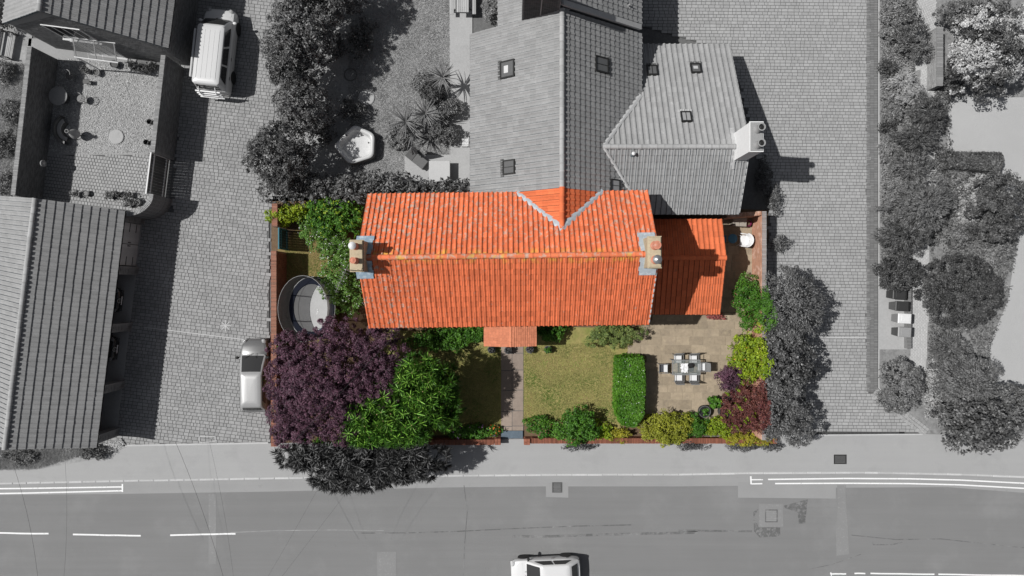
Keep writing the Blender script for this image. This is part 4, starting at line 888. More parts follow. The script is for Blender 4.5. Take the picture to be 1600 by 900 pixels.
wall('courtyard_wall', 'grey brick wall on the left side of the gravel courtyard', [(46, 72), (20, 305)], .24, 2.4, M_gbrick, M_gcap, M_gmort, faces='L')
wall('courtyard_wall', 'grey brick wall between the gravel courtyard and the parked van', [(255, 86), (238, 238)], .24, 2.4, M_gbrick, M_gcap, M_gmort, faces='L')
cpx = [(236+(-38)*(1-math.cos(t)), 303+31*math.sin(t)) for t in [i*math.pi/2/8 for i in range(9)]]
wall('courtyard_wall', 'curved grey brick wall sweeping round to the pale carport door', cpx, .24, 2.3, M_gbrick, M_gcap, M_gmort, faces='L')
wall('bed_wall', 'short grey brick wall between the shrubs and the white flowering tree', [(1469, 42), (1469, 134)], .34, 1.1, M_gcap, M_gcap, M_gmort, faces='R')
# dark boarded gate of the courtyard
def boards(name, label, cat, A, B, h, n, m, fm, z0=.05, edge=None):
    d = B-A; L = d.length; d.normalize(); t = thing(name, label, cat, A, math.atan2(d.y, d.x)); me = bpy.data.meshes.new('board'); b = MB(); b.box((0, 0, h/2+z0), (L/n-.008, .03, h), ch=.005); me.from_pydata(b.v, [], b.f); me.materials.append(m)
    for i in range(n): o = link('board', me, t); o.location = ((i+.5)*L/n, 0, 0)
    b = MB()
    for z in (.35, h-.3): b.box((L/2, .03, z), (L, .04, .1))
    for x in (.04, L-.04): b.box((x, .005, h/2+.05), (.09, .09, h+.1), ch=.01)
    b.box((L/2, 0, h+z0+.02), (L, .07, .05)); b.build('gate_frame', fm, t, world=False); return t
A, B = at(237, 238, 2.1), at(229, 303, 2.1); boards('side_gate', 'wide dark boarded gate with a pale top edge closing the courtyard', 'gate', Vector((A.x, A.y, 0)), Vector((B.x, B.y, 0)), 2.1, 14, M_woodd, M_wframe)
A, B = at(436, 356, 1.7), at(436, 389, 1.7); boards('garden_gate', 'dark teal wooden gate in the red brick wall above the trampoline', 'gate', Vector((A.x, A.y, 0)), Vector((B.x, B.y, 0)), 1.7, 8, mat('teal_wood', (.02, .05, .06), var=.2), mat('teal_frame', (.06, .17, .21), var=.15))
# ---------------------------------------------------------------- cars
def rrect(x0, x1, hw, z, r, n=4, bow=0.):
    out = []
    for cx, cy, a0 in ((x1-r, hw-r, 0), (x0+r, hw-r, 90), (x0+r, -hw+r, 180), (x1-r, -hw+r, 270)):
        for i in range(n+1):
            a = R(a0+90*i/n); out.append((cx+r*math.cos(a), cy+r*math.sin(a), z))
    return out
def car(name, label, cat, c, rz, L, W, Ht, body, roofm=None, group=None, st=None, belt=.95, cab=(.28, -.86), top=(.02, -.66), wt=.76, wr=.31, wx=(.62, -.60), glass=None, nwin=2, hood=True, lamp=None, badge=None, tail=None, bonnetm=None, mirror=None):
    t = thing(name, label, cat, (c[0], c[1], 0.06 if c[1] > -9 else 0.0), rz, group); hw = W/2; hl = L/2
    st = st or [(1.0, .5, .55), (.985, .66, .62), (.95, .79, .69), (.88, .89, .76), (.78, .95, .81), (.66, .985, .85), (.5, 1, .88), (.3, 1, .93), (0, 1, .95), (-.5, 1, .96), (-.78, .98, .96), (-.92, .93, .94), (-.975, .86, .90), (-1, .76, .78)]
    def ring(x, wf, zb, lo=.2):
        q = wf*hw; pts = [(q*.84, lo), (q*.96, lo+.1), (q, .5*zb+.06), (q*.985, zb-.14), (q*.94, zb-.04), (q*.82, zb), (q*.45, zb+.03), (0, zb+.04)]
        return [(x*hl, y, z) for y, z in pts]+[(x*hl, -y, z) for y, z in pts[-2::-1]]
    b = MB(); b.loft([ring(*s) for s in st]); bd = b.build('body', body, t, world=False, smooth=38)
    if hood:   # bonnet panel, a few mm proud so that its shut line shows
        hs_ = [s for s in st if cab[0]+.03 <= s[0] <= .96]; b = MB(); rows = []
        for x, wf, zb in hs_: q = wf*hw*.80; rows.append([(x*hl, y*q, zb+.045-abs(y)**2*.035) for y in np.linspace(1, -1, 9)])
        b.loft(rows, caps=False, closed=False); b.build('bonnet', bonnetm or body, bd, world=False, smooth=60)
    b = MB(); bh = .92*hw; z0 = belt-.03
    rings = [rrect(cab[1]*hl, cab[0]*hl, bh, z0, .16), rrect(cab[1]*.45*hl+top[1]*.55*hl, (cab[0]*.45+top[0]*.55)*hl, hw*(.92*.45+wt*.55), z0+(Ht-z0)*.545, .17), rrect(top[1]*hl, top[0]*hl, wt*hw, Ht-.055, .16), rrect(top[1]*hl+.06, top[0]*hl-.07, wt*hw-.07, Ht-.018, .14), rrect(top[1]*hl+.28, top[0]*hl-.28, wt*hw-.28, Ht, .1), rrect(top[1]*hl+.4, top[0]*hl-.4, wt*hw-.45, Ht+.004, .04)]
    b.loft(rings); cb = b.build('cabin', roofm or body, t, world=False, smooth=50)
    gm = glass or M_glass
    # corner points of the glazing, on the planes of the cabin
    fb, ft, rb, rt = cab[0]*hl, top[0]*hl, cab[1]*hl, top[1]*hl; zt = Ht-.055; wtm = wt*hw
    def bil(A, B, C, D, u, v): return (A*(1-u)+B*u)*(1-v)+(D*(1-u)+C*u)*v
    def pane(nm, A, B, C, D, u0, u1, v0, v1, parent, m=gm, bow=0., off=.022, shape=None):
        N = (B-A).cross(D-A).normalized(); mb = MB(); K = 8; vs = []
        for v in (v0, (v0+v1)/2, v1):
            for k in range(K+1):
                u = u0+(u1-u0)*k/K; uu = u
                if shape and v == v1: uu = shape[0]+(shape[1]-shape[0])*k/K
                if shape and v not in (v0, v1): uu = .6*u+.4*(shape[0]+(shape[1]-shape[0])*k/K)
                vs.append(bil(A, B, C, D, uu, v)+N*(off+bow*(1-(2*k/K-1)**2)))
        n = K+1; mb.add(vs, [(r*n+i, r*n+i+1, (r+1)*n+i+1, (r+1)*n+i) for r in (0, 1) for i in range(K)]); return mb.build(nm, m, parent, world=False, smooth=60)
    V = Vector
    f4 = (V((fb, -bh, z0)), V((fb, bh, z0)), V((ft, wtm, zt)), V((ft, -wtm, zt)))
    ws = pane('windscreen', *f4, .07, .93, .08, .93, cb, bow=.035)
    r4 = (V((rb, bh, z0)), V((rb, -bh, z0)), V((rt, -wtm, zt)), V((rt, wtm, zt))); pane('rear_window', *r4, .1, .9, .25, .88, cb, bow=.02)
    for s in (-1, 1):
        A, B, C, D = V((fb, s*bh, z0)), V((rb, s*bh, z0)), V((rt, s*wtm, zt)), V((ft, s*wtm, zt))
        if s < 0: A, B, C, D = B, A, D, C
        cuts = [(.12, .46), (.50, .88)] if nwin == 2 else [(.1, .36), (.39, .64), (.67, .92)]
        for (a, e) in cuts:
            if s < 0: a, e = 1-e, 1-a
            lead = (a < .2 and s > 0) or (e > .8 and s < 0); sh = None
            if lead: sh = (a+.02, e) if s > 0 else (a, e-.02)
            if e > .8 and s > 0 or a < .2 and s < 0: sh = (a, e-.06) if s > 0 else (a+.06, e)
            pane('side_window', A, B, C, D, a, e, .16, .86, cb, shape=sh)
    mb = MB()
    for s in (-1, 1): mb.tube([(fb+.07, s*.1-.1, z0+.05), (fb-.22, s*.35+.1, z0+.2)], .012, 5)
    mb.build('wiper', M_black, ws, world=False)
    for x in wx:
        for s in (-1, 1):
            ty = MB(); prof = [(wr*.62, -.1), (wr*.93, -.1), (wr, -.06), (wr, .06), (wr*.93, .1), (wr*.62, .1)]
            ty.M = Matrix.Translation((x*hl, s*(hw-.085), wr)) @ Matrix.Rotation(R(-90*s), 4, 'X'); ty.lathe((0, 0, 0), prof, 24); wo = ty.build('wheel', M_black, t, world=False, smooth=40)
            ri = MB(); ri.M = ty.M; ri.lathe((0, 0, 0), [(wr*.6, .085), (wr*.56, .09), (wr*.52, .05), (.06, .06), (.04, .075), (.001, .075)], 20)
            for k in range(5): a = k*2*math.pi/5; ri.box((math.cos(a)*wr*.3, math.sin(a)*wr*.3, .07), (wr*.52, .05, .03), rz=a)
            ri.build('rim', M_metal, wo, world=False)
            ar = MB(); ar.M = ty.M; ar.lathe((0, 0, .0), [(wr*1.16, .083), (wr*1.16, .088), (wr*.9, .088)], 24, close=False); ar.build('wheel_arch', M_black, bd, world=False)
    for s in (-1, 1):
        hx = next(q for q in st if q[0] <= .93); mb = MB(); zc = hx[2]-.08
        mb.M = Matrix.Translation((.925*hl, s*hw*.70, zc+.06)) @ Matrix.Rotation(R(-20), 4, 'Y') @ Matrix.Rotation(R(-22*s), 4, 'Z') @ Matrix.Diagonal((.17, .13, .07, 1)); mb.lathe((0, 0, 0), [(.05, -1), (.75, -.6), (1, 0), (.75, .6), (.05, 1)], 14); mb.build('headlight', lamp or M_glassl, t, world=False, smooth=60)
        mb = MB(); mb.box((-.955*hl, s*hw*.76, belt-.17), (.14, .16, .3), ch=.03); mb.build('tail_light', tail or M_gutg, t, world=False)
        mb = MB(); mb.M = Matrix.Translation((fb-.18, s*(hw+.09), z0+.08)) @ Matrix.Diagonal((.09, .13, .08, 1)); mb.lathe((0, 0, 0), [(.05, -1), (.8, -.6), (1, 0), (.8, .6), (.05, 1)], 12)
        mb.M = Matrix(); mb.tube([(fb-.14, s*(hw-.07), z0), (fb-.17, s*(hw+.05), z0+.05)], .03, 6); mb.build('mirror', mirror or M_black, t, world=False, smooth=50)
        for xx in (fb*.2+rb*.3, rb*.62): mb = MB(); mb.box((xx-.1, s*(hw+.005), belt-.18), (.2, .03, .03), ch=.01); mb.build('door_handle', M_gutg, bd, world=False)
    mb = MB(); mb.box((hl*.985, 0, .46), (.06, W*.5, .14), ch=.02); mb.build('grille', M_black, t, world=False)
    mb = MB(); mb.box((hl*.995, 0, .36), (.03, .52, .11)); mb.build('number_plate', M_white, t, world=False); mb = MB(); mb.box((-hl*.99, 0, .6), (.03, .52, .11)); mb.build('number_plate', M_white, t, world=False)
    for e in (1, -1): mb = MB(); mb.box((e*hl*.955, 0, .32), (.2, W*.74, .16), ch=.05); mb.build('bumper', body, t, world=False)
    if badge:
        mb = MB(); mb.M = Matrix.Translation((hl*1.0, 0, .62)) @ Matrix.Rotation(R(70), 4, 'Y'); 
        mb.tube([(.13*math.cos(a), .13*math.sin(a), 0) for a in [k*math.pi/8 for k in range(17)]], .02, 6); mb.tube([(0, -.15, 0), (0, .15, 0)], .02, 6); mb.build('badge', M_metal, t, world=False)
    t['_top'] = Ht; del t['_top']; return t, bd, cb
M_carw = mat('white_car_paint', .60, rough=.25, var=.01, coat=.6); M_carv = mat('pale_van_paint', .52, rough=.28, var=.015, coat=.6); M_carg = mat('grey_car_paint', .16, rough=.28, var=.02, metal=.3, coat=.6); M_cars = mat('silver_roof_paint', .33, rough=.3, var=.03, metal=.2, coat=.5, patch=[(.3, 2.5, .55, .2, .5)]); M_card = mat('dark_car_paint', .02, rough=.25, coat=.5)
c = at(852.5, 893.5, .6); car('parked_car', 'white hatchback on the road, cut off by the bottom edge of the photograph', 'car', (c.x, c.y), R(182.5), 4.26, 1.78, 1.47, M_carw, st=None, top=(.14, -.69), cab=(.57, -.97), wt=.78, lamp=M_conc_p)
c = at(397.5, 586.5, .8); car('parked_car', 'small grey hatchback with a silver roof parked against the red brick wall', 'car', (c.x, c.y), R(90.5), 4.5, 1.7, 1.40, M_carg, roofm=M_cars, top=(.09, -.82), cab=(.58, -.95), wt=.76, bonnetm=M_carg, st=[(1.0, .45, .50), (.985, .62, .58), (.95, .76, .67), (.88, .87, .76), (.78, .95, .82), (.66, .99, .86), (.52, 1, .88), (.3, 1, .93), (0, 1, .95), (-.5, 1, .96), (-.78, .98, .96), (-.92, .93, .94), (-.975, .86, .90), (-1, .76, .78)])
vst = [(1.0, .70, .72), (.99, .8, .80), (.96, .88, .88), (.9, .94, .97), (.8, .98, 1.05), (.7, 1, 1.1), (.4, 1, 1.12), (0, 1, 1.12), (-.6, 1, 1.12), (-.95, .99, 1.12), (-.99, .95, 1.1), (-1, .9, .9)]
c = at(338, 78, 1.0); vt, vb, vc = car('van', 'pale camper van with a ribbed roof, parked in the left driveway', 'van', (c.x, c.y), R(84), 5.1, 1.92, 1.98, M_carv, st=vst, belt=1.1, cab=(.72, -.99), top=(.46, -.93), wt=.84, wr=.34, wx=(.62, -.56), nwin=3, mirror=M_white)
for k in range(5): b = MB(); b.box((-.6, (k-2)*.29, 1.985), (2.9, .022, .016), ch=.005); b.build('roof_rib', M_carv, vc, world=False)
b = MB(); b.box((-.55, .98, 1.78), (2.9, .14, .16), ch=.04); b.build('awning', M_carv, vt, world=False)
b = MB()
for y in (-.5, .5): b.tube([(-2.5, y, 1.7), (-2.78, y, 1.5), (-2.85, y, .7)], .03, 6)
for z, x in ((1.5, -2.72), (1.25, -2.78), (1.0, -2.82), (.75, -2.86)): b.box((x, 0, z), (.09, 1.5, .05), ch=.01)
b.build('cycle_rack', M_white, vt, world=False)
for k, (px, py, lab) in enumerate(((186, 470, 'dark car nosing out of the carport bay beside the pale door bay'), (179, 546, 'dark car nosing out of the carport in the second open bay from the pale doors'))):
    c = at(px, py, .7); ang = R(-7); car('garaged_car', lab, 'car', (c.x-2.15*math.cos(ang), c.y-2.15*math.sin(ang)), ang, 4.3, 1.78, 1.5, M_card, badge=True, group='cars in the carport')
# ---------------------------------------------------------------- garden things
M_net = mat('net_mesh', .2, alpha=.76, var=.1); M_fab = mat('grey_fabric', .24, var=.15, scale=5); M_blue = mat('blue_paint', (.06, .17, .26), rough=.5, var=.1); M_navy = mat('navy_pad', (.015, .022, .05), rough=.6)
def trampoline():
    c = at(487, 481, .9); rx, ry = 1.40, 1.87; t = thing('trampoline', 'round trampoline inside a dark safety net beside the red brick wall', 'trampoline', (c.x, c.y, 0)); E = lambda a, k, z: (k*rx*math.cos(a), k*ry*math.sin(a), z)
    A = [i*2*math.pi/32 for i in range(33)]
    b = MB(); b.add([E(a, .78, .9) for a in A[:-1]], [tuple(range(32))]); m = b.build('mat', mat('pale_mat', .38, var=.12, scale=4, patch=[(.3, 2, .5, .2, .5)]), t, world=False)
    b = MB(); 
    for k, (x, y) in enumerate(((.35, -.1), (.38, -.22), (.33, -.34))): b.tube([(x+.06*math.sin(q*1.9+k), y+q*.02, .906) for q in range(-3, 4)], .016, 4)
    b.build('mat_print', M_white, m, world=False)
    b = MB(); b.loft([[E(a, k, z) for a in A[:-1]] for k, z in ((.78, .905), (.80, .94), (.98, .94), (1, .9), (1, .84))], caps=False); b.build('edge_pad', M_navy, t, world=False)
    b = MB(); b.tube([E(a, 1.02, .87) for a in A], .035, 6, cap=False)
    for k in range(4):
        a = k*math.pi/2+.5; p, q = Vector(E(a-.3, 1.0, .85)), Vector(E(a+.3, 1.0, .85)); b.tube([p, p-Vector((0, 0, .82)), q-Vector((0, 0, .82)), q], .03, 6)
    b.build('frame', M_metal, t, world=False)
    for k in range(8):
        a = k*math.pi/4+math.pi/8; b = MB(); b.tube([E(a, 1.04, .2), E(a, 1.08, 1.4), E(a, 1.08, 2.3), E(a, 1.04, 2.7)], .034, 6); b.build('pole', M_black, t, world=False)
        a0, a1 = a, a+math.pi/4; b = MB(); aa = [a0+(a1-a0)*i/5 for i in range(6)]; b.loft([[E(x, kk, z) for x in aa] for kk, z in ((.97, .92), (1.02, 1.6), (1.04, 2.2), (1.04, 2.7))], caps=False, closed=False); b.build('net_panel', M_net, t, world=False, smooth=60)
    b = MB(); b.tube([E(a, 1.04, 2.7) for a in A], .013, 6, cap=False); b.build('top_ring', M_gcap, t, world=False)
    for z in (1.75,): b = MB(); b.tube([E(a, 1.035, z) for a in A], .012, 5, cap=False); b.build('net_strap', M_black, t, world=False)
trampoline()
def hot_tub():
    c = at(556, 227, .5); t = thing('hot_tub', 'empty pale five sided hot tub on the rear lawn', 'hot tub', (c.x, c.y, 0)); 
    def pent(k, z, rd=.28):
        k *= 1.1
        px = [(-.05, 1.12), (1.08, .58), (1.02, -.68), (-.32, -1.1), (-1.2, -.06)]; V = [Vector(p)*k for p in px]; out = []
        for i in range(5):
            p, a, e = V[i], V[i-1], V[(i+1) % 5]; u = p+(a-p).normalized()*rd*k; v = p+(e-p).normalized()*rd*k
            for q in range(5): s = q/4; r = u*(1-s)**2+p*2*s*(1-s)+v*s*s; out.append((r.x, r.y, z))
        return out[::-1]
    b = MB(); b.loft([pent(1.0, 0), pent(1.01, .5), pent(1.0, .66)], caps=False); b.build('side', mat('tub_side', .22, var=.1, scale=4), t, world=False, smooth=40)
    b = MB(); b.loft([pent(1.0, .66), pent(1.02, .70), pent(.98, .76), pent(.90, .77), pent(.83, .74), pent(.80, .68)], caps=False); b.build('rim', M_carv, t, world=False, smooth=60)
    b = MB(); b.loft([pent(.80, .68), pent(.77, .5), pent(.72, .34), pent(.66, .30), pent(.2, .295)], caps=False); b.add(pent(.2, .295), [tuple(range(25))]); b.build('basin', mat('tub_basin', .5, var=.1, scale=5), t, world=False, smooth=40)
    b = MB()
    for x, y in ((.85, .1), (-.5, .55), (-.1, -.85)): b.lathe((x, y, .755), [(.05, 0), (.05, .03), (.02, .04)], 10)
    b.build('control', M_black, t, world=False)
hot_tub()
def bench(name, label, c, rz, L=2.0):
    t = thing(name, label, 'picnic table', (c[0], c[1], .04), rz); me = bpy.data.meshes.new('slat'); b = MB(); b.box((0, 0, 0), (L, .115, .035), ch=.006); me.from_pydata(b.v, [], b.f); me.materials.append(M_wood)
    for y, z in [((i-2.5)*.125, .74) for i in range(6)]+[(s*(.62+k*.125), .44) for s in (-1, 1) for k in (0, 1)]: o = link('slat', me, t); o.location = (0, y, z)
    for x in (-L*.36, L*.36):
        b = MB()
        for s in (-1, 1): b.tube([(x, s*.22, .72), (x, s*.68, 0)], .045, 4)
        b.box((x, 0, .40), (.06, 1.5, .08)); b.box((x, 0, .70), (.06, .72, .07)); b.build('leg_frame', M_woodd, t, world=False)
    return t
c = at(723, -8, .7); bench('picnic_table', 'wooden slatted picnic table at the top of the rear garden path', c, R(90), 2.2)
def wood_bench():
    c = at(11, 70, .5); t = thing('garden_bench', 'slatted wooden garden bench in the far top left corner', 'bench', (c.x, c.y, .03), R(80)); me = bpy.data.meshes.new('slat'); b = MB(); b.box((0, 0, 0), (1.7, .085, .03), ch=.005); me.from_pydata(b.v, [], b.f); me.materials.append(M_wood)
    for i in range(5): o = link('slat', me, t); o.location = (0, .22-.1*i, .44)
    for i in range(4): o = link('slat', me, t); o.location = (0, .31+.03*i, .56+.1*i); o.rotation_euler = (R(75), 0, 0)
    for x in (-.78, .78): b = MB(); b.box((x, -.2, .3), (.07, .07, .6)); b.box((x, .31, .45), (.07, .07, .9)); b.box((x, .05, .62), (.07, .6, .04)); b.build('leg', M_woodd, t, world=False)
wood_bench()
# patio table and six chairs
tc = at(1072, 574, .74)
def ptable():
    t = thing('patio_table', 'rectangular glass topped patio table on the sandstone patio', 'table', (tc.x, tc.y, .065)); L, W = 1.75, .95
    b = MB(); b.box((0, 0, .725), (L-.06, W-.06, .012)); b.build('glass_top', mat('table_glass', (.26, .29, .28), rough=.08, alpha=.26, spec=.6), t, world=False)
    b = MB()
    for s in (-1, 1): b.box((0, s*(W/2-.025), .725), (L, .05, .035), ch=.008); b.box((s*(L/2-.025), 0, .724), (.05, W-.1, .03))
    b.build('rim', mat('grey_metal', .2, rough=.4), t, world=False)
    for x in (-1, 1):
        for y in (-1, 1): b = MB(); b.tube([(x*(L/2-.06), y*(W/2-.06), .71), (x*(L/2-.03), y*(W/2-.03), 0)], .025, 8); b.build('leg', MATS['grey_metal'], t, world=False)
ptable()
def pchair():
    t = thing('patio_chair', '', 'chair'); gm = MATS['grey_metal']
    b = MB(); b.box((0, 0, .42), (.5, .5, .03), ch=.01); b.build('seat', M_fab, t, world=False)
    b = MB(); b.box((.01, 0, .46), (.44, .44, .06), ch=.02); b.build('cushion', M_white, t, world=False)
    b = MB(); b.loft([[(x, y, z) for y in (-.25, .25)] + [(x-.03, y, z) for y in (.25, -.25)] for x, z in ((-.25, .42), (-.29, .65), (-.37, .92))]); b.build('backrest', mat('back_sling', .2, var=.1, alpha=.85), t, world=False)
    for s in (-1, 1):
        b = MB(); b.tube([(.27, s*.27, 0), (.27, s*.28, .62), (.2, s*.28, .66), (-.28, s*.28, .66)], .018, 6); b.build('armrest', gm, t, world=False)
        b = MB(); b.tube([(-.3, s*.26, 0), (-.25, s*.26, .42), (-.39, s*.26, .96)], .018, 6); b.build('leg', gm, t, world=False)
    b = MB(); b.tube([(-.39, -.26, .96), (-.40, 0, .98), (-.39, .26, .96)], .018, 6); b.build('top_rail', gm, t, world=False); return t
pc = pchair(); km = kidmap(pc)
PCS = [(1059, 561, -90, 'left patio chair of the two on the house side of the glass table'), (1083, 561, -90, 'right patio chair of the two on the house side of the glass table'), (1060, 589, 90, 'left patio chair of the two on the street side of the glass table'), (1083, 589, 90, 'right patio chair of the two on the street side of the glass table'), (1037, 575.5, 0, 'patio chair at the hedge end of the glass table'), (1096, 573, 180, 'patio chair at the end of the glass table nearest the purple maple')]
for i, (px, py, a, lb) in enumerate(PCS):
    o = pc if i == 0 else copy_tree(pc, None, km); c = at(px, py, .45); o.location = (c.x, c.y, .065); o.rotation_euler = (0, 0, R(a)); o['label'] = lb; o['category'] = 'chair'; o['group'] = 'chairs round the patio table'
    WM[o.name] = Matrix.Translation(o.location) @ Matrix.Rotation(R(a), 4, 'Z')
def cloth():
    c = at(1069, 575, .8); r = random.Random(5); b = MB(); n = 9; vs = []
    for j in range(n):
        for i in range(n): x, y = (i/(n-1)-.5)*.46, (j/(n-1)-.5)*.55; vs.append((c.x+x*(1-.3*abs(y))+r.uniform(-.03, .03), c.y+y+r.uniform(-.03, .03), .81+r.uniform(0, .09)))
    b.add(vs, [(j*n+i, j*n+i+1, (j+1)*n+i+1, (j+1)*n+i) for j in range(n-1) for i in range(n-1)]); o = b.build('cloth', M_white, smooth=80); tag(o, 'crumpled white cloth lying on the glass patio table', 'cloth')
    c = at(1078, 571, .95); t = thing('plant_pot', 'dark pot standing on the glass patio table', 'plant pot', (c.x, c.y, .803)); b = MB(); b.lathe((0, 0, 0), [(.1, 0), (.15, .2), (.16, .26), (.14, .26), (.12, .18)], 16); b.build('pot', M_black, t, world=False); b = MB(); b.lathe((0, 0, .2), [(.13, 0), (.12, .02)], 12); b.build('soil', M_black, t, world=False)
cloth()
# side patio: white tub chair, blue table, blue stool, box, magenta pot
def side_patio():
    c = at(1163, 376, .4); t = thing('armchair', 'white moulded plastic armchair in the side patio by the pale brick wall', 'chair', (c.x, c.y, .065), R(172))
    b = MB(); n = 12
    def ringq(k, z, dx=0): return [(dx+k*.36*math.copysign(abs(math.cos(a))**.6, math.cos(a)), k*.40*math.copysign(abs(math.sin(a))**.6, math.sin(a)), z) for a in [i*2*math.pi/24 for i in range(24)]]
    b.loft([ringq(.78, .36), ringq(.8, .40), ringq(.74, .41), ringq(.1, .40)], caps=True); b.build('seat', M_white, t, world=False, smooth=50)
    b = MB(); A = [R(95+170*i/14) for i in range(15)]; rows = []
    for k, z in ((.80, .40), (.92, .6), (1.02, .78), (1.05, .80), (.97, .78), (.86, .6), (.76, .42)): rows.append([(k*.38*math.cos(a), k*.42*math.sin(a), z+(.10 if z > .5 else 0)*max(0, -math.cos(a))) for a in A])
    b.loft(rows, caps=False, closed=False); b.build('backrest', M_white, t, world=False, smooth=60)
    for x in (-.24, .26):
        for s in (-1, 1): b = MB(); b.tube([(x, s*.26, .38), (x*1.25, s*.34, 0)], [.035, .025], 6); b.build('leg', M_white, t, world=False)
    for s in (-1, 1): b = MB(); b.box((.12, s*.38, .62), (.5, .07, .03), ch=.012); b.build('armrest', M_white, t, world=False)
    c = at(1144, 373, .6); t = thing('bistro_table', 'small round blue metal table next to the white armchair', 'table', (c.x, c.y, .065)); b = MB(); b.lathe((0, 0, .62), [(.27, 0), (.29, .01), (.29, .03), (.27, .035)], 24); b.build('tabletop', M_blue, t, world=False, smooth=40)
    for k in range(3): a = k*2.09; b = MB(); b.tube([(.05*math.cos(a), .05*math.sin(a), .62), (.26*math.cos(a), .26*math.sin(a), 0)], .014, 6); b.build('leg', M_blue, t, world=False)
    c = at(1129, 373, .45); t = thing('folding_chair', 'blue folding chair half hidden under the low orange extension roof', 'chair', (c.x, c.y, .065)); b = MB(); b.box((0, 0, .45), (.42, .42, .03), ch=.01); b.build('seat', M_blue, t, world=False)
    b = MB(); b.box((-.2, 0, .75), (.03, .42, .3), ch=.008); b.build('backrest', M_blue, t, world=False)
    for s in (-1, 1): b = MB(); b.tube([(-.2, s*.2, .9), (.2, s*.2, 0)], .014, 6); b.tube([(.2, s*.18, .45), (-.2, s*.18, 0)], .014, 6); b.build('leg', M_blue, t, world=False)
    c = at(1154, 347, .4); t = thing('storage_box', 'grey beige garden storage box against the shaded brick wall', 'storage box', (c.x, c.y, .065), R(-3)); bm = mat('beige_box', (.30, .27, .23), var=.1); b = MB(); b.box((0, 0, .27), (.84, .5, .54), ch=.02); b.build('box', bm, t, world=False)
    for s in (-1, 1): b = MB(); b.box((s*.215, -.01, .57), (.425, .55, .07), ch=.025); b.build('lid', bm, t, world=False)
    b = MB(); b.box((0, -.28, .5), (.12, .03, .04)); b.build('latch', M_black, t, world=False)
    c = at(1169, 349, .4); t = thing('plant_pot', 'tall magenta plant pot beside the storage box', 'plant pot', (c.x, c.y, .065)); mg = mat('magenta', (.24, .012, .10), rough=.4); b = MB(); b.lathe((0, 0, 0), [(.12, 0), (.17, .4), (.19, .42), (.17, .44), (.14, .3)], 18); b.build('pot', mg, t, world=False, smooth=40); b = MB(); b.lathe((0, 0, .34), [(.14, 0), (.13, .02)], 12); b.build('soil', M_soilc, t, world=False)
side_patio()
# half barrels
for px, py, lb in ((1101, 643, 'dark round half barrel planter nearest the yellow green bushes'), (1118, 629, 'half barrel planter filled with bright green leaves'), (1137, 625, 'dark half barrel planter of bare soil nearest the maples'), (1132, 643, 'half barrel planter tucked under the reddish shrub')):
    c = at(px, py, .45); t = thing('planter', lb, 'planter', (c.x, c.y, .065), group='half barrel planters'); b = MB(); b.lathe((0, 0, 0), [(.28, 0), (.36, .25), (.37, .46), (.35, .47), (.33, .46), (.32, .36)], 22); b.build('barrel', M_woodd, t, world=False, smooth=40)
    for z in (.12, .38): b = MB(); b.lathe((0, 0, z), [(.33+z*.1, -.02), (.33+z*.1+.008, -.02), (.33+z*.1+.008, .02), (.33+z*.1, .02)], 22); b.build('hoop', M_black, t, world=False)
    b = MB(); b.lathe((0, 0, .35), [(.33, 0), (.30, .03)], 20); b.build('soil', M_soilc, t, world=False)
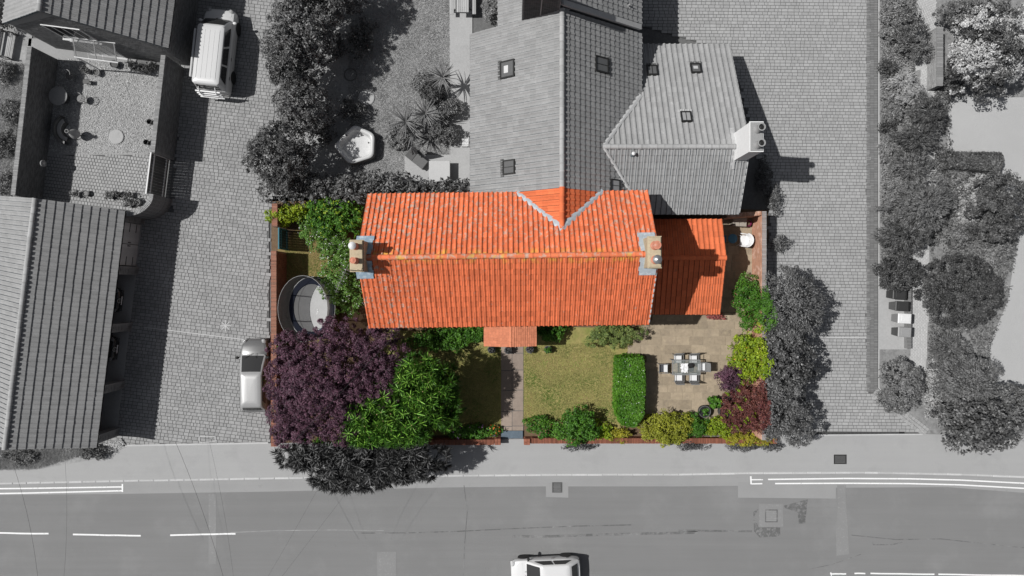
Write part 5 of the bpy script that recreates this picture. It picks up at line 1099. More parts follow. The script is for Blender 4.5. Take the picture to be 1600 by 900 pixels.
# rear garden things
def cube_box():
    c = at(687, 268, .6); t = thing('storage_box', 'pale cube shaped lidded box standing on the rear concrete path', 'storage box', (c.x, c.y, .04)); b = MB(); b.box((0, 0, .3), (1.22, 1.22, .6)); b.build('box', M_gcap, t, world=False); b = MB(); b.box((0, 0, .63), (1.3, 1.3, .06), ch=.02); b.build('lid', mat('pale_lid', .44, var=.06), t, world=False)
    b = MB()
    for s in (-1, 1): b.box((s*.3, -.63, .56), (.1, .02, .1))
    b.build('clasp', M_black, t, world=False)
    c = at(650, 247, .5); t = thing('sun_lounger', 'dark cushioned sun lounger on the rear garden patio below the yuccas', 'sun lounger', (c.x, c.y, .04), R(-38)); cm = mat('dark_cushion', .12, var=.12)
    b = MB(); b.box((.3, 0, .36), (.85, .62, .1), ch=.03); b.build('seat_cushion', cm, t, world=False); b = MB(); b.M = Matrix.Translation((-.38, 0, .46)) @ Matrix.Rotation(R(20), 4, 'Y'); b.box((0, 0, 0), (.55, .62, .1), ch=.03); b.build('back_cushion', cm, t, world=False)
    b = MB()
    for s in (-1, 1):
        b.box((.05, s*.3, .28), (1.4, .05, .05))
        for x in (-.55, .6): b.box((x, s*.3, .14), (.05, .05, .28))
    b.build('frame', M_wood, t, world=False)
    c = at(644, 232, 1.2); t = thing('parasol', 'closed fabric parasol standing beside the lower yucca', 'parasol', (c.x+.1, c.y-.15, .04)); b = MB(); n = 16; rows = []
    for z, r in ((1.0, .26), (1.2, .24), (1.6, .16), (2.0, .08), (2.2, .02)): rows.append([((r*(1 if k % 2 else .62))*math.cos(k*2*math.pi/n), (r*(1 if k % 2 else .62))*math.sin(k*2*math.pi/n), z) for k in range(n)])
    b.loft(rows); b.build('canopy', mat('parasol_cloth', .33, var=.15), t, world=False); b = MB(); b.tube([(0, 0, 0), (0, 0, 2.28)], .022, 8); b.build('pole', M_wood, t, world=False); b = MB(); b.lathe((0, 0, 0), [(.26, 0), (.26, .06), (.06, .12)], 18); b.build('base', M_gutg, t, world=False)
    c = at(727, 222, .5); t = thing('garden_chair', 'small white metal chair against the rear wing wall', 'chair', (c.x, c.y, .042), R(180)); b = MB()
    for i in range(5): b.box((0, -.18+i*.09, .43), (.42, .055, .02))
    b.build('seat', M_white, t, world=False); b = MB()
    for i in range(5): b.box((-.21, -.18+i*.09, .66), (.02, .04, .42))
    b.box((-.21, 0, .88), (.03, .44, .04)); b.build('backrest', M_white, t, world=False)
    for x in (-.2, .2):
        for s in (-1, 1): b = MB(); b.tube([(x, s*.2, .43), (x*1.1, s*.22, 0)], .014, 6); b.build('leg', M_white, t, world=False)
    c = gp((573, 153)); t = MB(); t.lathe((c.x, c.y, .02), [(.5, 0), (.5, .05), (.47, .07)], 24); tag(t.build('stepping_stone', M_conc), 'round pale stone disc set in the rear lawn', 'stone')
    c = gp((548, 117)); t = MB(); t.tube([(c.x+.38*math.cos(a), c.y+.38*math.sin(a), .06) for a in [i*math.pi/12 for i in range(25)]], .035, 6, cap=False); tag(t.build('fire_ring', M_gutg), 'thin round metal ring lying in the shade on the rear lawn', 'ring')
    c = gp((183, 214)); t = MB(); t.lathe((c.x, c.y, .03), [(.46, 0), (.46, .06), (.43, .08)], 24); tag(t.build('stepping_stone', M_conc), 'pale round stone disc at the edge of the courtyard gravel', 'stone')
cube_box()
# courtyard clutter: round table, chairs, fire bowl, loungers, pots
def courtyard():
    c = at(91, 150, .72); t = thing('round_table', 'round pale garden table half in the courtyard wall shade', 'table', (c.x, c.y, .03)); b = MB(); b.lathe((0, 0, .7), [(.56, 0), (.58, .02), (.56, .04)], 28); b.build('tabletop', M_gcap, t, world=False); b = MB(); b.lathe((0, 0, 0), [(.3, 0), (.28, .05), (.06, .1), (.06, .7)], 16); b.build('pedestal', M_gutg, t, world=False)
    for k, (px, py, a, lb) in enumerate(((108, 118, 250, 'curved back metal chair above the round courtyard table'), (126, 154, 180, 'metal chair on the gravel side of the round courtyard table'), (60, 138, 10, 'dark metal chair between the courtyard wall and the round table'))):
        c = at(px, py, .5); t = thing('garden_chair', lb, 'chair', (c.x, c.y, .03), R(a), group='chairs round the courtyard table'); b = MB(); b.lathe((0, 0, .42), [(.24, 0), (.25, .02), (.24, .035)], 18); b.build('seat', M_gutg, t, world=False)
        A = [R(100+160*i/10) for i in range(11)]; b = MB(); b.tube([(.27*math.cos(q), .27*math.sin(q), .82) for q in A], .022, 6)
        for q in A[::2]: b.tube([(.24*math.cos(q), .24*math.sin(q), .43), (.27*math.cos(q), .27*math.sin(q), .82)], .012, 5)
        b.build('backrest', M_gcap, t, world=False)
        for q in range(4): b = MB(); b.tube([(.2*math.cos(q*1.57+.78), .2*math.sin(q*1.57+.78), .42), (.25*math.cos(q*1.57+.78), .25*math.sin(q*1.57+.78), 0)], .014, 5); b.build('leg', M_gutg, t, world=False)
    c = at(98, 205, .3); t = thing('garden_sofa', 'low curved garden seat under the courtyard wall', 'sofa', (c.x, c.y, .03), R(100)); b = MB(); A = [R(20+140*i/12) for i in range(13)]; b.loft([[(r*math.cos(a), r*math.sin(a)-.5, z) for a in A] for r, z in ((.95, .0), (.95, .62), (.8, .64), (.78, .36), (.5, .36), (.5, 0))], caps=False, closed=False); b.build('shell', M_gutg, t, world=False); b = MB(); b.loft([[(r*math.cos(a), r*math.sin(a)-.5, z) for a in A] for r, z in ((.76, .37), (.76, .43), (.53, .43), (.53, .37))], caps=False, closed=False); b.build('cushion', M_gcap, t, world=False)
    c = at(113, 208, .8); t = thing('chiminea', 'pale bulbous clay chiminea casting a long shadow over the gravel', 'chiminea', (c.x, c.y, .03)); b = MB(); b.lathe((0, 0, .25), [(.12, 0), (.26, .15), (.3, .32), (.22, .55), (.1, .72), (.09, 1.05), (.12, 1.08), (.09, 1.08), (.07, .9)], 18); b.build('bowl', M_gcap, t, world=False, smooth=50)
    for k in range(3): b = MB(); a = k*2.09; b.tube([(.12*math.cos(a), .12*math.sin(a), .3), (.3*math.cos(a), .3*math.sin(a), 0)], .02, 6); b.build('leg', M_black, t, world=False)
    for i, (px, py) in enumerate(((136, 128), (233, 190), (228, 222))):
        lb = ('small dark folding stool on the gravel near the gable', 'dark metal plant stand by the right courtyard wall', 'dark bucket in the corner by the courtyard gate')[i]; c = at(px, py, .3); t = thing(('stool', 'plant_stand', 'bucket')[i], lb, ('stool', 'plant stand', 'bucket')[i], (c.x, c.y, .03), R(35*i))
        b = MB(); b.box((0, 0, .36), (.4, .26, .03), ch=.01) if i == 0 else b.lathe((0, 0, 0), [(.12, 0), (.16, .3), (.15, .3), (.13, .1)], 14); b.build('seat' if i == 0 else 'body', M_black, t, world=False)
        b = MB()
        for s in (-1, 1): b.tube([(s*.18, .1, .36), (-s*.2, .1, 0)], .014, 5); b.tube([(s*.18, -.1, .36), (-s*.2, -.1, 0)], .014, 5)
        b.build('frame', M_gutg, t, world=False)
    c = at(53.5, 264, .9); t = thing('wall_lamp', 'pale oval bulkhead lamp on the inner face of the left courtyard wall', 'lamp', (-28.6, 7.6, 1.3)); 
    d = Vector((.99, -.12, 0)); M = Matrix.Translation((-28.42, 7.55, 1.35)) @ Matrix.Rotation(R(-7), 4, 'Z') @ Matrix.Rotation(R(90), 4, 'Y'); b = MB(); b.M = M @ Matrix.Diagonal((.26, .2, 1, 1)); b.lathe((0, 0, 0), [(1, 0), (1, .06), (.75, .1), (.6, .07)], 20); b.build('rim', M_gcap, t); b = MB(); b.M = M @ Matrix.Diagonal((.26, .2, 1, 1)); b.lathe((0, 0, .06), [(.7, 0), (.4, .05), (.05, .06)], 16); b.build('lens', M_glassl, t)
    # pots by the courtyard gate and pots along the gable
    r = random.Random(8); spots = [(119, 303, .19), (134, 302, .2), (172, 306, .2), (183, 303, .17), (190, 308, .2), (203, 305, .2), (208, 315, .22), (214, 316, .2), (200, 318, .18), (135, 110, .2), (150, 113, .22), (205, 102, .2), (213, 105, .22), (222, 107, .2), (229, 110, .25), (238, 104, .22), (178, 100, .25)]
    words = ['dark', 'pale', 'squat', 'tall', 'wide', 'small']
    near = ['leftmost along the carport end wall', 'second from the left along the carport end wall', 'next right of the carport doorway', 'just above the cluster by the curved wall', 'in the middle of the cluster by the curved wall', 'upper right of the cluster by the curved wall', 'rightmost but one inside the curved wall', 'rightmost, against the curved wall', 'lowest of the cluster by the curved wall', 'left of the gable canopy post', 'in front of the gable canopy', 'right of the canopy under the gable', 'third from the corner under the gable', 'second from the corner under the gable', 'nearest the courtyard wall corner', 'in the shady corner below the gable eave', 'under the glazed canopy by the gable wall']
    for i, (px, py, rr) in enumerate(spots):
        h = r.uniform(.25, .45); c = at(px, py, h); t = thing('plant_pot', f'grey round plant pot {near[i]}', 'plant pot', (c.x, c.y, .04), group='pots in the courtyard'); b = MB(); b.lathe((0, 0, 0), [(rr*.7, 0), (rr*.95, h*.9), (rr*1.02, h), (rr*.88, h), (rr*.8, h*.8)], 14); b.build('pot', r.choice([M_gutg, M_gcap, M_gbrick]), t, world=False); b = MB(); b.lathe((0, 0, h*.82), [(rr*.82, 0), (rr*.7, .02)], 12); b.build('soil', M_black, t, world=False)
        if i % 3 != 1: leafball(t, (c.x, c.y, h+.12+.04), rr*1.2, L_gd if i % 2 else L_gm, 160, (.11, .05), i)
courtyard()
# wheelie bins
def bins():
    for px, py, cc, lid, lb in ((1396, 460, .03, .035, 'black wheelie bin at the top of the row by the brick path'), (1400, 478, .09, .035, 'dark wheelie bin second from the top of the row'), (1404, 497, .2, .62, 'wheelie bin with a white lid, third in the row'), (1404, 518, .06, .26, 'wheelie bin with a mid grey lid at the bottom of the row')):
        c = at(px, py, .5); a = R(-3); t = thing('wheelie_bin', lb, 'bin', (c.x, c.y, .06), R(180) + a, group='bins by the brick path'); bm = mat(f'bin_{cc}', cc, rough=.45, var=.08); lm = mat(f'lid_{lid}', lid, rough=.45, var=.06)
        b = MB(); b.loft([[(x*k-.02*(z < .5), y*k, z) for x, y in ((.36, .28), (-.36, .28), (-.36, -.28), (.36, -.28))] for z, k in ((.08, .76), (.5, .88), (1.0, 1.0), (1.0, 1.06), (1.04, 1.06))]); b.build('body', bm, t, world=False)
        b = MB(); b.loft([[(x*k-.01, y*k, z) for x, y in ((.40, .30), (-.41, .30), (-.41, -.30), (.40, -.30))] for z, k in ((1.045, 1.0), (1.075, 1.0), (1.10, .88))]); b.box((-.05, 0, 1.10), (.5, .36, .02), ch=.008); ld = b.build('lid', lm, t, world=False)
        b = MB(); b.tube([(-.38, -.26, 1.0), (-.47, -.26, 1.02), (-.47, .26, 1.02), (-.38, .26, 1.0)], .02, 6); b.build('handle', M_black, t, world=False)
        for s in (-1, 1): b = MB(); b.M = Matrix.Translation((-.30, s*.25, .11)) @ Matrix.Rotation(R(90), 4, 'X'); b.lathe((0, 0, 0), [(.04, -.03), (.11, -.03), (.11, .03), (.04, .03)], 14); b.build('wheel', M_black, t, world=False)
    area('bin_stand', [(1373, 546), (1418, 546), (1418, 452), (1373, 452)], .06, M_conc)
    wall('bin_screen', 'low dark brick kerb wall closing the bin stand on its path side', [(1421.5, 450), (1421.5, 545)], .2, .5, M_gbrick, M_gbrick, M_gmort, faces='L')
bins()
# porch pots and bed edge
# television aerial on the left chimney
def aerial():
    p = fh.P(-7.75, -.6, 9.3); t = thing('tv_aerial', 'thin rod television aerial fixed to the left chimney', 'aerial', (p.x, p.y, p.z-.3)); b = MB(); b.tube([(p.x, p.y, p.z-.5), (p.x, p.y, p.z+.9)], .02, 6); b.build('mast', M_metal, t); b = MB(); d = Vector((-.55, -1.2, 0)).normalized(); n = Vector((-d.y, d.x, 0)); q = p+Vector((0, 0, .75)); b.tube([q-d*.3, q+d*1.2], .012, 5)
    for k in range(9): b.tube([q+d*(k*.14)-n*(.22-.012*k), q+d*(k*.14)+n*(.22-.012*k)], .007, 4)
    b.build('rods', M_metal, t)
aerial()
# overhead telephone wires
def wire(lb, a, za, b_, zb, r=.008, n=10, m=None, sag=.25):
    A, B = at(*a, za), at(*b_, zb); P = []
    for i in range(n+1): s = i/n; p = A.lerp(B, s); P.append(p-Vector((0, 0, sag*4*s*(1-s))))
    q = MB(); q.tube(P, r, 5); tag(q.build('overhead_wire', m or M_black), lb, 'wire', 'overhead wires')
wire('dark telephone wire crossing above the purple tree from the orange eaves', (628, 512), 5.4, (430, 722), 7.0, .014, sag=.1)
wire('taut overhead wire slanting across the road left of the conifer, the darker one', (274, 690), 6.5, (352, 912), 7.2, .007)
wire('overhead wire crossing the pavement near the drive mark', (327, 690), 6.5, (366, 912), 7.2, .004)
wire('overhead wire at the far left of the road crossing the double lines', (20, 725), 6.5, (60, 912), 7.2, .006)
wire('overhead wire running straight down the road past the left gravel', (100, 700), 6.5, (99, 912), 7.2, .004)
wire('overhead wire slanting below the grey conifer branches toward the lower left', (496, 765), 7.0, (412, 912), 7.2, .004)
wire('overhead wire below the grey conifer branches, right one of the slanting pair', (545, 765), 7.0, (432, 912), 7.2, .004)
# ---------------------------------------------------------------- planting
def split(axis, v, lo, hi):   # leaf colour to either side of the garden boundary
    return lambda P: np.where(P[:, axis] < v, lo, hi)
# big front trees
plant('maple_tree', 'spreading purple leaved maple tree in the corner by the grey hatchback', 'tree', 525, 600, 110, 100, 6.2, L_pur, (.11, .065), .33, 1, inner=.15, dens=1.15, lobes=[(525, 590, 3.6, 78, 70, 2.0), (470, 555, 3.1, 45, 40, 1.5), (600, 548, 3.3, 42, 44, 1.6), (468, 640, 3.0, 46, 46, 1.5), (545, 650, 3.0, 52, 44, 1.5), (596, 600, 3.6, 40, 40, 1.6), (530, 530, 3.0, 40, 34, 1.4), (450, 600, 2.8, 30, 44, 1.3), (512, 668, 2.6, 62, 24, 1.1), (450, 672, 2.4, 24, 22, 1.0), (500, 600, 4.3, 50, 50, 1.5)], base=(-9.5, -5.6, 0), cover=3.3)
t, LB, info = plant('conifer_tree', 'spiky bright green conifer beside the purple maple, its street side branches grey', 'tree', 640, 650, 90, 90, 5.8, [L_cong, L_con], (.46, .05), .34, 2, 'rosette', lobes=[(664, 598, 4.0, 44, 42, 1.7), (622, 645, 3.9, 66, 42, 1.6), (690, 625, 3.0, 30, 40, 1.5), (575, 672, 3.4, 40, 26, 1.2), (560, 716, 2.8, 92, 32, 1.2), (478, 712, 2.4, 44, 14, .8), (640, 718, 2.7, 62, 26, 1.1), (550, 748, 2.4, 58, 14, .8), (615, 735, 2.4, 50, 18, .9)], base=(-5.6, -8.2, 0), matf=split(1, -8.92, 0, 1), bark=M_bark, n=60000, inner=.35, dens=2.0)
C, N, ax, Rr = info; rg = np.random.default_rng(4); ok = (N[:, 2] > .0) & (rg.uniform(size=len(N)) < .8); a0 = ax[ok]; K = 8; idx = np.repeat(np.arange(len(a0)), K)   # pale stars of shoots over the dark crown
A = a0[idx]; th = np.tile(np.arange(K)*2*math.pi/K, len(a0))+np.repeat(rg.uniform(0, 6.28, len(a0)), K); u = nrm(np.cross(A, rdir(rg, 1)+np.array([[.1, .2, .9]]))); v = np.cross(A, u); rad = u*np.cos(th)[:, None]+v*np.sin(th)[:, None]; D = nrm(rad+A*rg.uniform(.0, .55, len(A))[:, None]); L = rg.uniform(.22, .46, len(A)); P0 = C[ok][idx]+A*(Rr[ok][idx]*.5)[:, None]; P = P0+D*(L/2)[:, None]
leafmesh('shoot', t, P, nrm(np.cross(np.cross(D, A), D)+.2*rdir(rg, len(A))), D, L, np.full(len(A), .048), [leafmat('grey_shoot', .10, .4, .2, trans=.15), leafmat('pale_shoot', (.10, .29, .03), .4, (.26, .46, .06), trans=.15)], (P[:, 1] > -8.92).astype(int), bar=True)
ok = (N[:, 2] > .2) & (C[:, 1] > -8.8); P = C[ok]+ax[ok]*(Rr[ok]*.62)[:, None]; k = len(P); rg = np.random.default_rng(4)
leafmesh('branch_tip', t, P, nrm(ax[ok]+.3*rdir(rg, k)), rdir(rg, k), np.full(k, .07), np.full(k, .06), L_tip)
# front bed
plant('shrub', 'dark green shrub row under the orange eaves behind the maple shadow', 'shrub', 690, 530, 62, 18, 1.5, L_green, (.15, .08), .3, 3)
plant('shrub', 'bright green shrub left of the porch under the orange eaves', 'shrub', 738, 520, 24, 14, 1.3, L_green, (.14, .08), .28, 4)
plant('shrub', 'green shrub right of the porch under the orange eaves', 'shrub', 862, 519, 25, 15, 1.3, L_green, (.17, .09), .28, 5)
plant('shrub', 'pale green feathery shrub at the top of the lawn beside the patio', 'shrub', 960, 523, 44, 19, 1.3, leafmat('soft_leaf', (.10, .16, .04), .4, (.22, .27, .08)), (.13, .05), .3, 6, flowers=(L_yel, 60, .06))
plant('flower_bed', 'green bedding plants with orange and purple flowers behind the left front wall', 'bedding plants', 738, 676, 46, 12, .8, L_green, (.16, .10), .26, 7, flowers=(L_pf, 26, .12))
plant('flowering_plant', 'bright orange flower cluster beside the left gate pillar', 'flower', 772, 673, 9, 8, .7, L_green, (.10, .07), .14, 8, flowers=(L_of, 40, .12))
plant('shrub', 'low rose shrub with small pink flowers right of the front path', 'shrub', 846, 665, 24, 16, .9, L_green, (.13, .08), .26, 9, flowers=(L_rose, 40, .06))
plant('shrub', 'round dark green shrub at the foot of the lawn, overhanging the front wall', 'shrub', 898, 668, 38, 29, 1.7, L_green, (.17, .09), .34, 10)
plant('shrub', 'small leafy shrub between the round green shrub and the clipped hedge', 'shrub', 942, 676, 18, 14, .9, L_lime, (.14, .08), .24, 11, cover=2.4); plant('shrub', 'small yellowish shrub at the foot of the clipped hedge', 'shrub', 966, 680, 20, 11, .9, L_yel, (.12, .07), .24, 12, cover=2.4)
plant('shrub', 'big yellow green shrub on the front wall right of the clipped hedge', 'shrub', 1038, 670, 46, 28, 1.6, leafmat('gold_leaf', (.18, .21, .018), .4, (.34, .34, .04)), (.14, .07), .34, 13)
plant('shrub', 'dull green shrub right of the big yellow green shrub', 'shrub', 1086, 668, 22, 20, 1.2, L_green, (.13, .07), .28, 14); plant('shrub', 'lime coloured shrub below the barrel planters', 'shrub', 1120, 668, 22, 15, 1.0, L_lime, (.14, .08), .26, 15); plant('groundcover', 'low yellow creeper spilling along the right end of the front wall', 'creeper', 1165, 688, 50, 9, .9, L_yel, (.11, .06), .2, 16)
plant('shrub', 'reddish barberry shrub against the right garden wall', 'shrub', 1166, 640, 36, 40, 1.8, [L_red, L_lime], (.10, .06), .28, 17, cover=2.8, matf=lambda P: (np.sin(P[:, 0]*6.1)*np.sin(P[:, 1]*5.3+P[:, 0]*2)+.5*np.sin(P[:, 0]*17+P[:, 1]*13) > .75).astype(int))
plant('shrub', 'small purple maple at the edge of the patio', 'shrub', 1143, 588, 22, 25, 1.3, L_pur, (.11, .06), .24, 18); plant('shrub', 'bright lime shrub beside the small purple maple', 'shrub', 1170, 556, 28, 42, 1.7, L_lime, (.17, .09), .34, 19, flowers=(L_of, 30, .08))
plant('shrub', 'green rose bush with red buds against the pale brick wall', 'shrub', 1172, 470, 22, 40, 1.9, L_green, (.14, .07), .3, 20, flowers=(L_rose, 90, .06), cover=2.6)
plant('flowering_plant', 'little red flowering plant at the corner of the low orange extension', 'flower', 1117, 494, 18, 5, .4, L_rose, (.09, .06), .14, 21, cover=2)
boxhedge('hedge', 'clipped rectangular green hedge between the lawn and the patio', [(966, 560), (1006, 558), (1009, 600), (1006, 650), (992, 668), (972, 664), (964, 640)], 1.55, L_hedge, (.13, .075), 22, 35)
for i, (px, py, lb) in enumerate(((768, 546, 'leftmost'), (794, 547, 'second'), (828, 546, 'third'), (856, 546, 'rightmost'))):
    c = at(px, py, .35); t = thing('plant_pot', f'dark grey plant pot below the porch eaves, {lb} of the row of four', 'plant pot', (c.x, c.y, .05), group='pots below the porch'); b = MB(); b.lathe((0, 0, 0), [(.15, 0), (.22, .3), (.24, .36), (.2, .36), (.18, .25)], 16); b.build('pot', M_gutg, t, world=False); b = MB(); b.lathe((0, 0, .28), [(.19, 0), (.17, .02)], 12); b.build('soil', M_black, t, world=False); leafball(t, (c.x, c.y, .5), .2, L_gd if i != 3 else L_green, 160, (.11, .05), 40+i)
c = at(1117, 629, .7); crown(bpy.data.objects['planter.001'], [(c.x, c.y, .6, .34, .34, .3)], L_green, 700, (.15, .1), .16, 55, name='plant')
c = at(1101, 643, .5); crown(bpy.data.objects['planter'], [(c.x, c.y, .5, .2, .2, .15)], L_green, 120, (.13, .08), .1, 56, name='plant')
# plants by the house gable
plant('climber', 'yellow green climber over the wall end above the teal gate', 'climber', 452, 334, 34, 16, 2.2, L_lime, (.16, .1), .3, 23); plant('climber', 'bright green climber between the grey hedge and the left gable', 'climber', 520, 335, 55, 36, 2.3, L_green, (.16, .09), .34, 24, flowers=(L_lime, 300, .13))
plant('climber', 'white flowering climber growing beside the left gable of the orange house', 'climber', 532, 425, 36, 70, 2.2, leafmat('climber_leaf', (.06, .15, .02), .45, (.15, .27, .05)), (.14, .08), .3, 25, flowers=(L_wf, 420, .07)); plant('climber', 'loose flowering climber between the left gable and the trampoline', 'climber', 495, 360, 34, 30, 1.8, leafmat('climber_leaf', .1), (.13, .08), .28, 26, flowers=(L_wf, 120, .07), cover=2.4)
for i, (px, py) in enumerate(((436, 545), (430, 600), (432, 640), (436, 675))): plant('shrub', ('ivy sprig on the left brick wall nearest the trampoline', 'green ivy on the left brick wall beside the hatchback roof', 'green ivy on the left brick wall beside the rear of the hatchback', 'lowest yellowish sprig on the left brick wall near the pavement')[i], 'ivy', px, py, 9, 17, 2.0, L_lime if i % 2 else L_green, (.13, .08), .18, 60+i, cover=1.6, k=3)
# rear hedge
lob = [(x, 296+3*math.sin(x*.05), 1.3, 24, 24 if x < 640 else 13, 1.0) for x in range(432, 745, 24)]
plant('hedge', 'long dark laurel hedge behind the orange roof at the end of the rear lawn', 'hedge', 580, 296, 150, 25, 2.4, [L_gd, L_gm], (.22, .11), .28, 27, lobes=lob, cover=2.6, matf=lambda P: (np.sin(P[:, 0]*51+P[:, 1]*33) > 0).astype(int), bark=M_barkg)
lob = [(x, 310, 1.0, 16, 7, .8) for x in range(590, 735, 22)]; plant('hedge', 'thin bright green strip of hedge showing along the rear eaves of the orange roof', 'hedge', 660, 305, 70, 8, 1.8, L_lime, (.16, .09), .2, 28, lobes=lob, cover=2)
# trees along the left side of the rear garden
for i, (px, py, rx, ry, h, m, lb) in enumerate(((505, -14, 62, 42, 5.2, L_gd, 'dark leafy tree cut by the top edge, first of the driveway tree row'), (470, 45, 58, 52, 5.4, L_gm, 'speckled grey tree standing next to the van shadow'), (452, 108, 38, 42, 5.0, L_gd, 'dark tree sending a spray of leaves toward the van'), (462, 165, 46, 34, 4.4, L_gm, 'dense round grey tree in the middle of the driveway row'), (436, 238, 52, 52, 4.8, L_gd, 'broad dark tree at the lower end of the driveway row'))): plant('tree', lb, 'tree', px, py, rx, ry, h, m, (.2, .095), .42, 70+i, 'leaf', 'trees between the left drive and the rear lawn', bark=M_barkg, cover=2.8, k=7)
plant('shrub', 'loose shrub sprig overhanging the van shadow', 'shrub', 418, 72, 20, 18, 3.0, L_gm, (.17, .08), .26, 76, bark=M_barkg, cover=1.2, k=3)
for i, (px, py, rx, ry) in enumerate(((548, 170, 26, 18), (520, 70, 26, 26), (566, 60, 22, 30), (505, 205, 20, 22))): plant('shrub', ('low shaded shrub just above the hot tub', 'shaded shrub at the foot of the speckled tree', 'shaded shrub nearest the sunlit lawn at the top', 'shaded shrub left of the hot tub')[i], 'shrub', px, py, rx, ry, 1.1, L_gd, (.17, .09), .3, 80+i, bark=M_barkg, cover=1.5)
yucca('spiky yucca nearest the rear wing, uppermost of the rear garden group', 692, 121, 30, 1.6, 46, 1); yucca('left of the two large spiky yuccas above the closed parasol', 634, 190, 34, 1.5, 46, 2); yucca('right of the two large spiky yuccas above the closed parasol', 664, 178, 32, 1.7, 44, 3); yucca('lower yucca with leaves reaching over the closed parasol', 645, 208, 28, 1.2, 40, 4)
for i, (px, py, rx, ry, h, m, lb) in enumerate(((675, 143, 20, 18, 1.4, L_gd, 'very dark dome shaped shrub below the uppermost yucca'), (705, 170, 20, 16, 1.2, L_gm, 'leafy shrub next to the rear wing path'), (690, 205, 24, 22, 1.2, L_gm, 'broad shrub right of the paired yuccas'), (618, 212, 18, 24, .8, L_gl, 'light grey low plant left of the paired yuccas'), (658, 128, 16, 16, .7, L_gl, 'light grey plant left of the dark dome shrub'), (768, 13, 14, 18, 1.0, L_gl, 'potted pale shrub beside the picnic table'))): plant('shrub', lb, 'shrub', px, py, rx, ry, h, m, (.14, .07), .26, 90+i, bark=M_barkg)
# right boundary of the garden: trees green inside, grey outside
sp = split(0, 14.95, 1, 0)
plant('tree', 'feathery grey tree, uppermost of the three overhanging the right block drive', 'tree', 1240, 482, 60, 58, 4.4, [L_gm, L_green], (.16, .06), .4, 100, 'strand', 'trees over the right garden wall', bark=M_barkg, matf=sp, cover=2.3, k=7); plant('tree', 'dark grey tree in the middle of the three beside the right drive', 'tree', 1232, 562, 50, 60, 4.2, [L_gd, L_lime], (.2, .1), .4, 101, 'leaf', 'trees over the right garden wall', bark=M_barkg, matf=sp, k=7); plant('tree', 'grey tree at the street end of the three beside the right drive', 'tree', 1226, 640, 48, 56, 3.8, [L_gm, L_red], (.15, .07), .4, 102, 'leaf', 'trees over the right garden wall', bark=M_barkg, matf=sp, k=7)
plant('shrub', 'grey weedy plant rooted at the drive side of the pale brick wall', 'plant', 1219, 380, 17, 14, .8, L_gm, (.14, .05), .2, 103, 'strand', cover=1.3, bark=M_barkg); plant('shrub', 'thin grey plants in the side wing shade by the drive', 'plant', 1211, 310, 11, 26, .8, L_gm, (.13, .05), .2, 104, cover=1.3, bark=M_barkg); plant('shrub', 'dark shaded plants at the gable foot of the side wing', 'plant', 1194, 275, 12, 36, .9, L_gd, (.14, .06), .22, 105, cover=1.8, bark=M_barkg)
for i, (px, rx) in enumerate(((903, 26), (1080, 24), (1165, 34), (1205, 22))): plant('shrub', ('grey twigs over the pavement under the round green shrub', 'grey twigs over the pavement beyond the yellow green shrub', 'grey twigs over the pavement right of the barberry', 'grey twigs over the pavement at the far right end of the front wall')[i], 'plant', px, 698, rx, 7, .9, L_gd, (.12, .05), .16, 110+i, cover=1.1, bark=M_barkg)
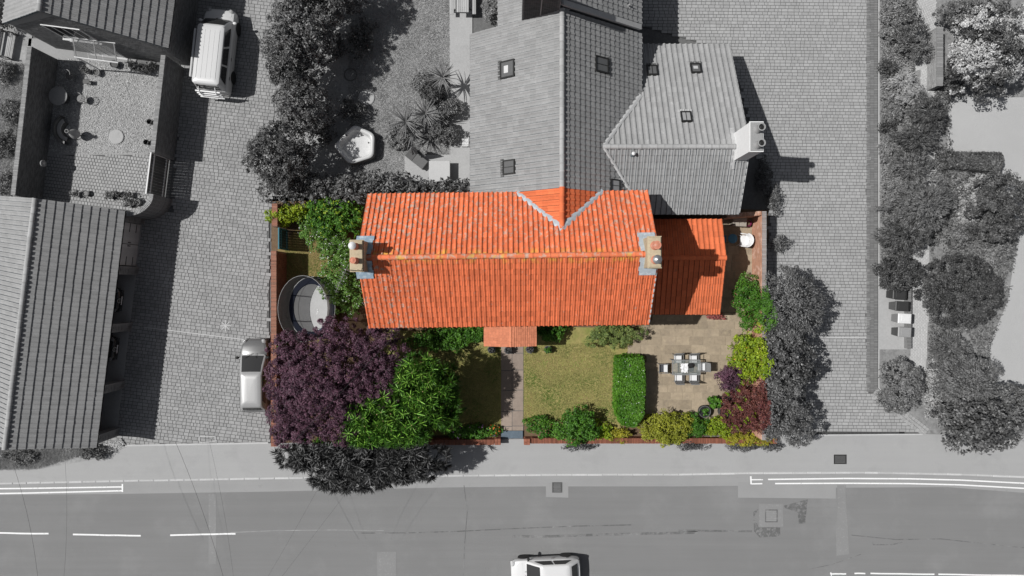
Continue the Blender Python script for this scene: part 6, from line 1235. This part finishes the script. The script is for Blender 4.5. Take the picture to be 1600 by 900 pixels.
# right hand planting strip
RS = [('pale low shrub in the top corner of the right planting bed', 1394, 28, 20, 28, .9, L_gl, 'leaf'), ('small clump plant below the top corner shrub', 1386, 108, 14, 13, .5, L_gm, 'leaf'), ('upright grey shrub leaning over the brick path at the top', 1420, 45, 28, 42, 1.6, L_gm, 'leaf'), ('twiggy shrub beside the short brick wall', 1436, 76, 28, 18, 1.3, L_gd, 'strand'), ('silvery shrub in front of the short brick wall', 1412, 128, 26, 18, 1.0, L_gp, 'strand'), ('silvery spiky shrub hanging over the brick path', 1430, 150, 34, 20, 1.1, L_gp, 'strand'), ('soft grey shrub below the silvery pair', 1396, 170, 18, 26, .7, L_gl, 'leaf'), ('dark drooping evergreen at the corner of the gravel drive', 1456, 178, 27, 36, 2.0, L_gd, 'strand'), ('broad dark evergreen under the drooping evergreen', 1432, 216, 40, 26, 1.7, L_gd, 'strand'), ('dark hedge bush at the top between wall and white tree', 1512, 18, 52, 24, 2.6, L_gd, 'leaf'), ('dark shrub at the foot of the white flowering tree', 1492, 122, 20, 30, 1.3, L_gd, 'leaf'), ('fine leaved grey shrub left of the clipped long hedge', 1425, 262, 42, 32, 1.5, L_gm, 'strand'), ('pale tufted grass under the clipped long hedge', 1498, 266, 24, 20, .9, L_gl, 'strand'), ('white flowering plant right of the pale grass tuft', 1530, 280, 20, 15, .8, L_gp, 'leaf'), ('grey shrub at the kerb in the middle of the bed', 1400, 300, 24, 28, 1.2, L_gl, 'leaf'), ('wide feathery conifer in the middle of the bed', 1446, 322, 56, 52, 2.4, L_gd, 'strand'), ('white daisy like plants beside the round dark tree', 1516, 328, 18, 40, .9, L_gp, 'leaf'), ('feathery dark conifer over the kerb above the round bush', 1416, 368, 46, 32, 2.0, L_gd, 'strand'), ('small grey shrub between the conifers and the round dark tree', 1500, 368, 26, 20, 1.1, L_gm, 'leaf'), ('round dark bush just above the wheelie bins', 1409, 426, 38, 28, 2.0, L_gd, 'leaf'), ('pale tufted plant at the gravel drive bend', 1560, 398, 20, 20, .8, L_gl, 'leaf'), ('oval dark bush on the corner below the wheelie bins', 1409, 603, 37, 47, 2.0, L_gd, 'leaf'), ('tall grass clump right of the brick path', 1484, 545, 36, 30, 1.5, L_gm, 'strand'), ('pale flowering groundcover at the end of the brick path', 1460, 612, 16, 48, .7, L_gp, 'leaf'), ('low grey plants along the kerb opposite the gravel', 1385, 225, 12, 36, .4, L_gl, 'leaf'), ('dark groundcover along the bed edge near the drive', 1388, 200, 14, 12, .5, L_gm, 'leaf'), ('leafy shrub squeezed between round tree and gravel', 1545, 372, 22, 16, .7, L_gm, 'leaf')]
for i, (lb, px, py, rx, ry, h, m, st) in enumerate(RS): plant('shrub', lb, 'shrub', px, py, rx*.93, ry*.93, h, (L_g1 if i % 3 == 0 else L_g0 if i % 3 == 1 and st == 'leaf' else m) if m in (L_gd, L_gm) else m, (.15, .075) if st == 'leaf' else (.22, .045), .3, 130+i, st, 'shrubs of the right planting bed', bark=M_barkg, cover=4 if lb[:5] in ('round', 'oval ') else 2.6 if m is not L_gp else 1.8, k=6, dome=lb[:5] in ('round', 'oval '))
plant('flowering_tree', 'round tree covered in white blossom at the top right', 'tree', 1556, 74, 62, 66, 4.0, [L_gd, L_bl], (.17, .10), .4, 170, matf=lambda P: (np.sin(P[:, 0]*1.9+1)+np.sin(P[:, 1]*2.3+P[:, 0])+.6*np.sin(P[:, 2]*5) > -.1).astype(int), bark=M_barkg, k=8)
plant('tree', 'dark round tree at the right edge beside the gravel drive', 'tree', 1574, 322, 46, 54, 3.2, L_gd, (.16, .075), .34, 171, bark=M_barkg, dome=True, cover=4); plant('tree', 'large dark dome tree right of the wheelie bins', 'tree', 1511, 456, 62, 60, 3.4, L_g0, (.13, .06), .3, 172, bark=M_barkg, dome=True, cover=4.2); plant('tree', 'soft grey tree below the large dark dome tree', 'tree', 1518, 598, 54, 46, 3.2, L_g1, (.16, .06), .42, 173, 'strand', bark=M_barkg, k=8, cover=2.4); plant('tree', 'broad leaved dark tree overhanging the pavement at the lower right', 'tree', 1535, 662, 62, 44, 4.4, [L_gd, L_gm], (.24, .14), .42, 174, bark=M_barkg, k=9, matf=lambda P: (np.sin(P[:, 0]*37+P[:, 1]*23) > .4).astype(int), cover=2.4); plant('tree', 'dark tree cut off by the right edge above the pavement', 'tree', 1596, 640, 40, 40, 3.6, L_gm, (.2, .1), .4, 175, bark=M_barkg)
boxhedge('hedge', 'clipped long dark hedge beside the gravel drive on the right', [(1484, 237), (1566, 238), (1570, 252), (1564, 268), (1484, 262)], 1.2, L_gd, (.12, .07), 176)
cover_leaves('groundcover', GC, .03, L_gl, 26000, (.13, .06), .25, 1); cover_leaves('groundcover', GC2, .03, L_gm, 40000, (.14, .06), .3, 2)
# far left garden
for i, (px, py, rx, ry, h, lb) in enumerate(((4, 112, 14, 18, .8, 'grey bush below the corner bench'), (14, 175, 18, 22, .7, 'pale scrubby bush in the far left garden'), (8, 228, 22, 24, 1.6, 'dark bush against the left courtyard wall'), (8, 285, 16, 20, .7, 'low scrub at the top of the carport roof'), (143, 708, 26, 10, .8, 'dark spiky bush at the lower corner of the carport'), (30, 714, 36, 10, .5, 'straggly growth on the verge along the carport end'), (-2, 20, 12, 30, 1.6, 'dark leafy bush cut by the left edge near the top'))): plant('shrub', lb, 'shrub', px, py, rx, ry, h, L_gd if i in (2, 4, 6) else L_gm, (.15, .06), .26, 180+i, 'strand' if i == 4 else 'leaf', bark=M_barkg, cover=2)
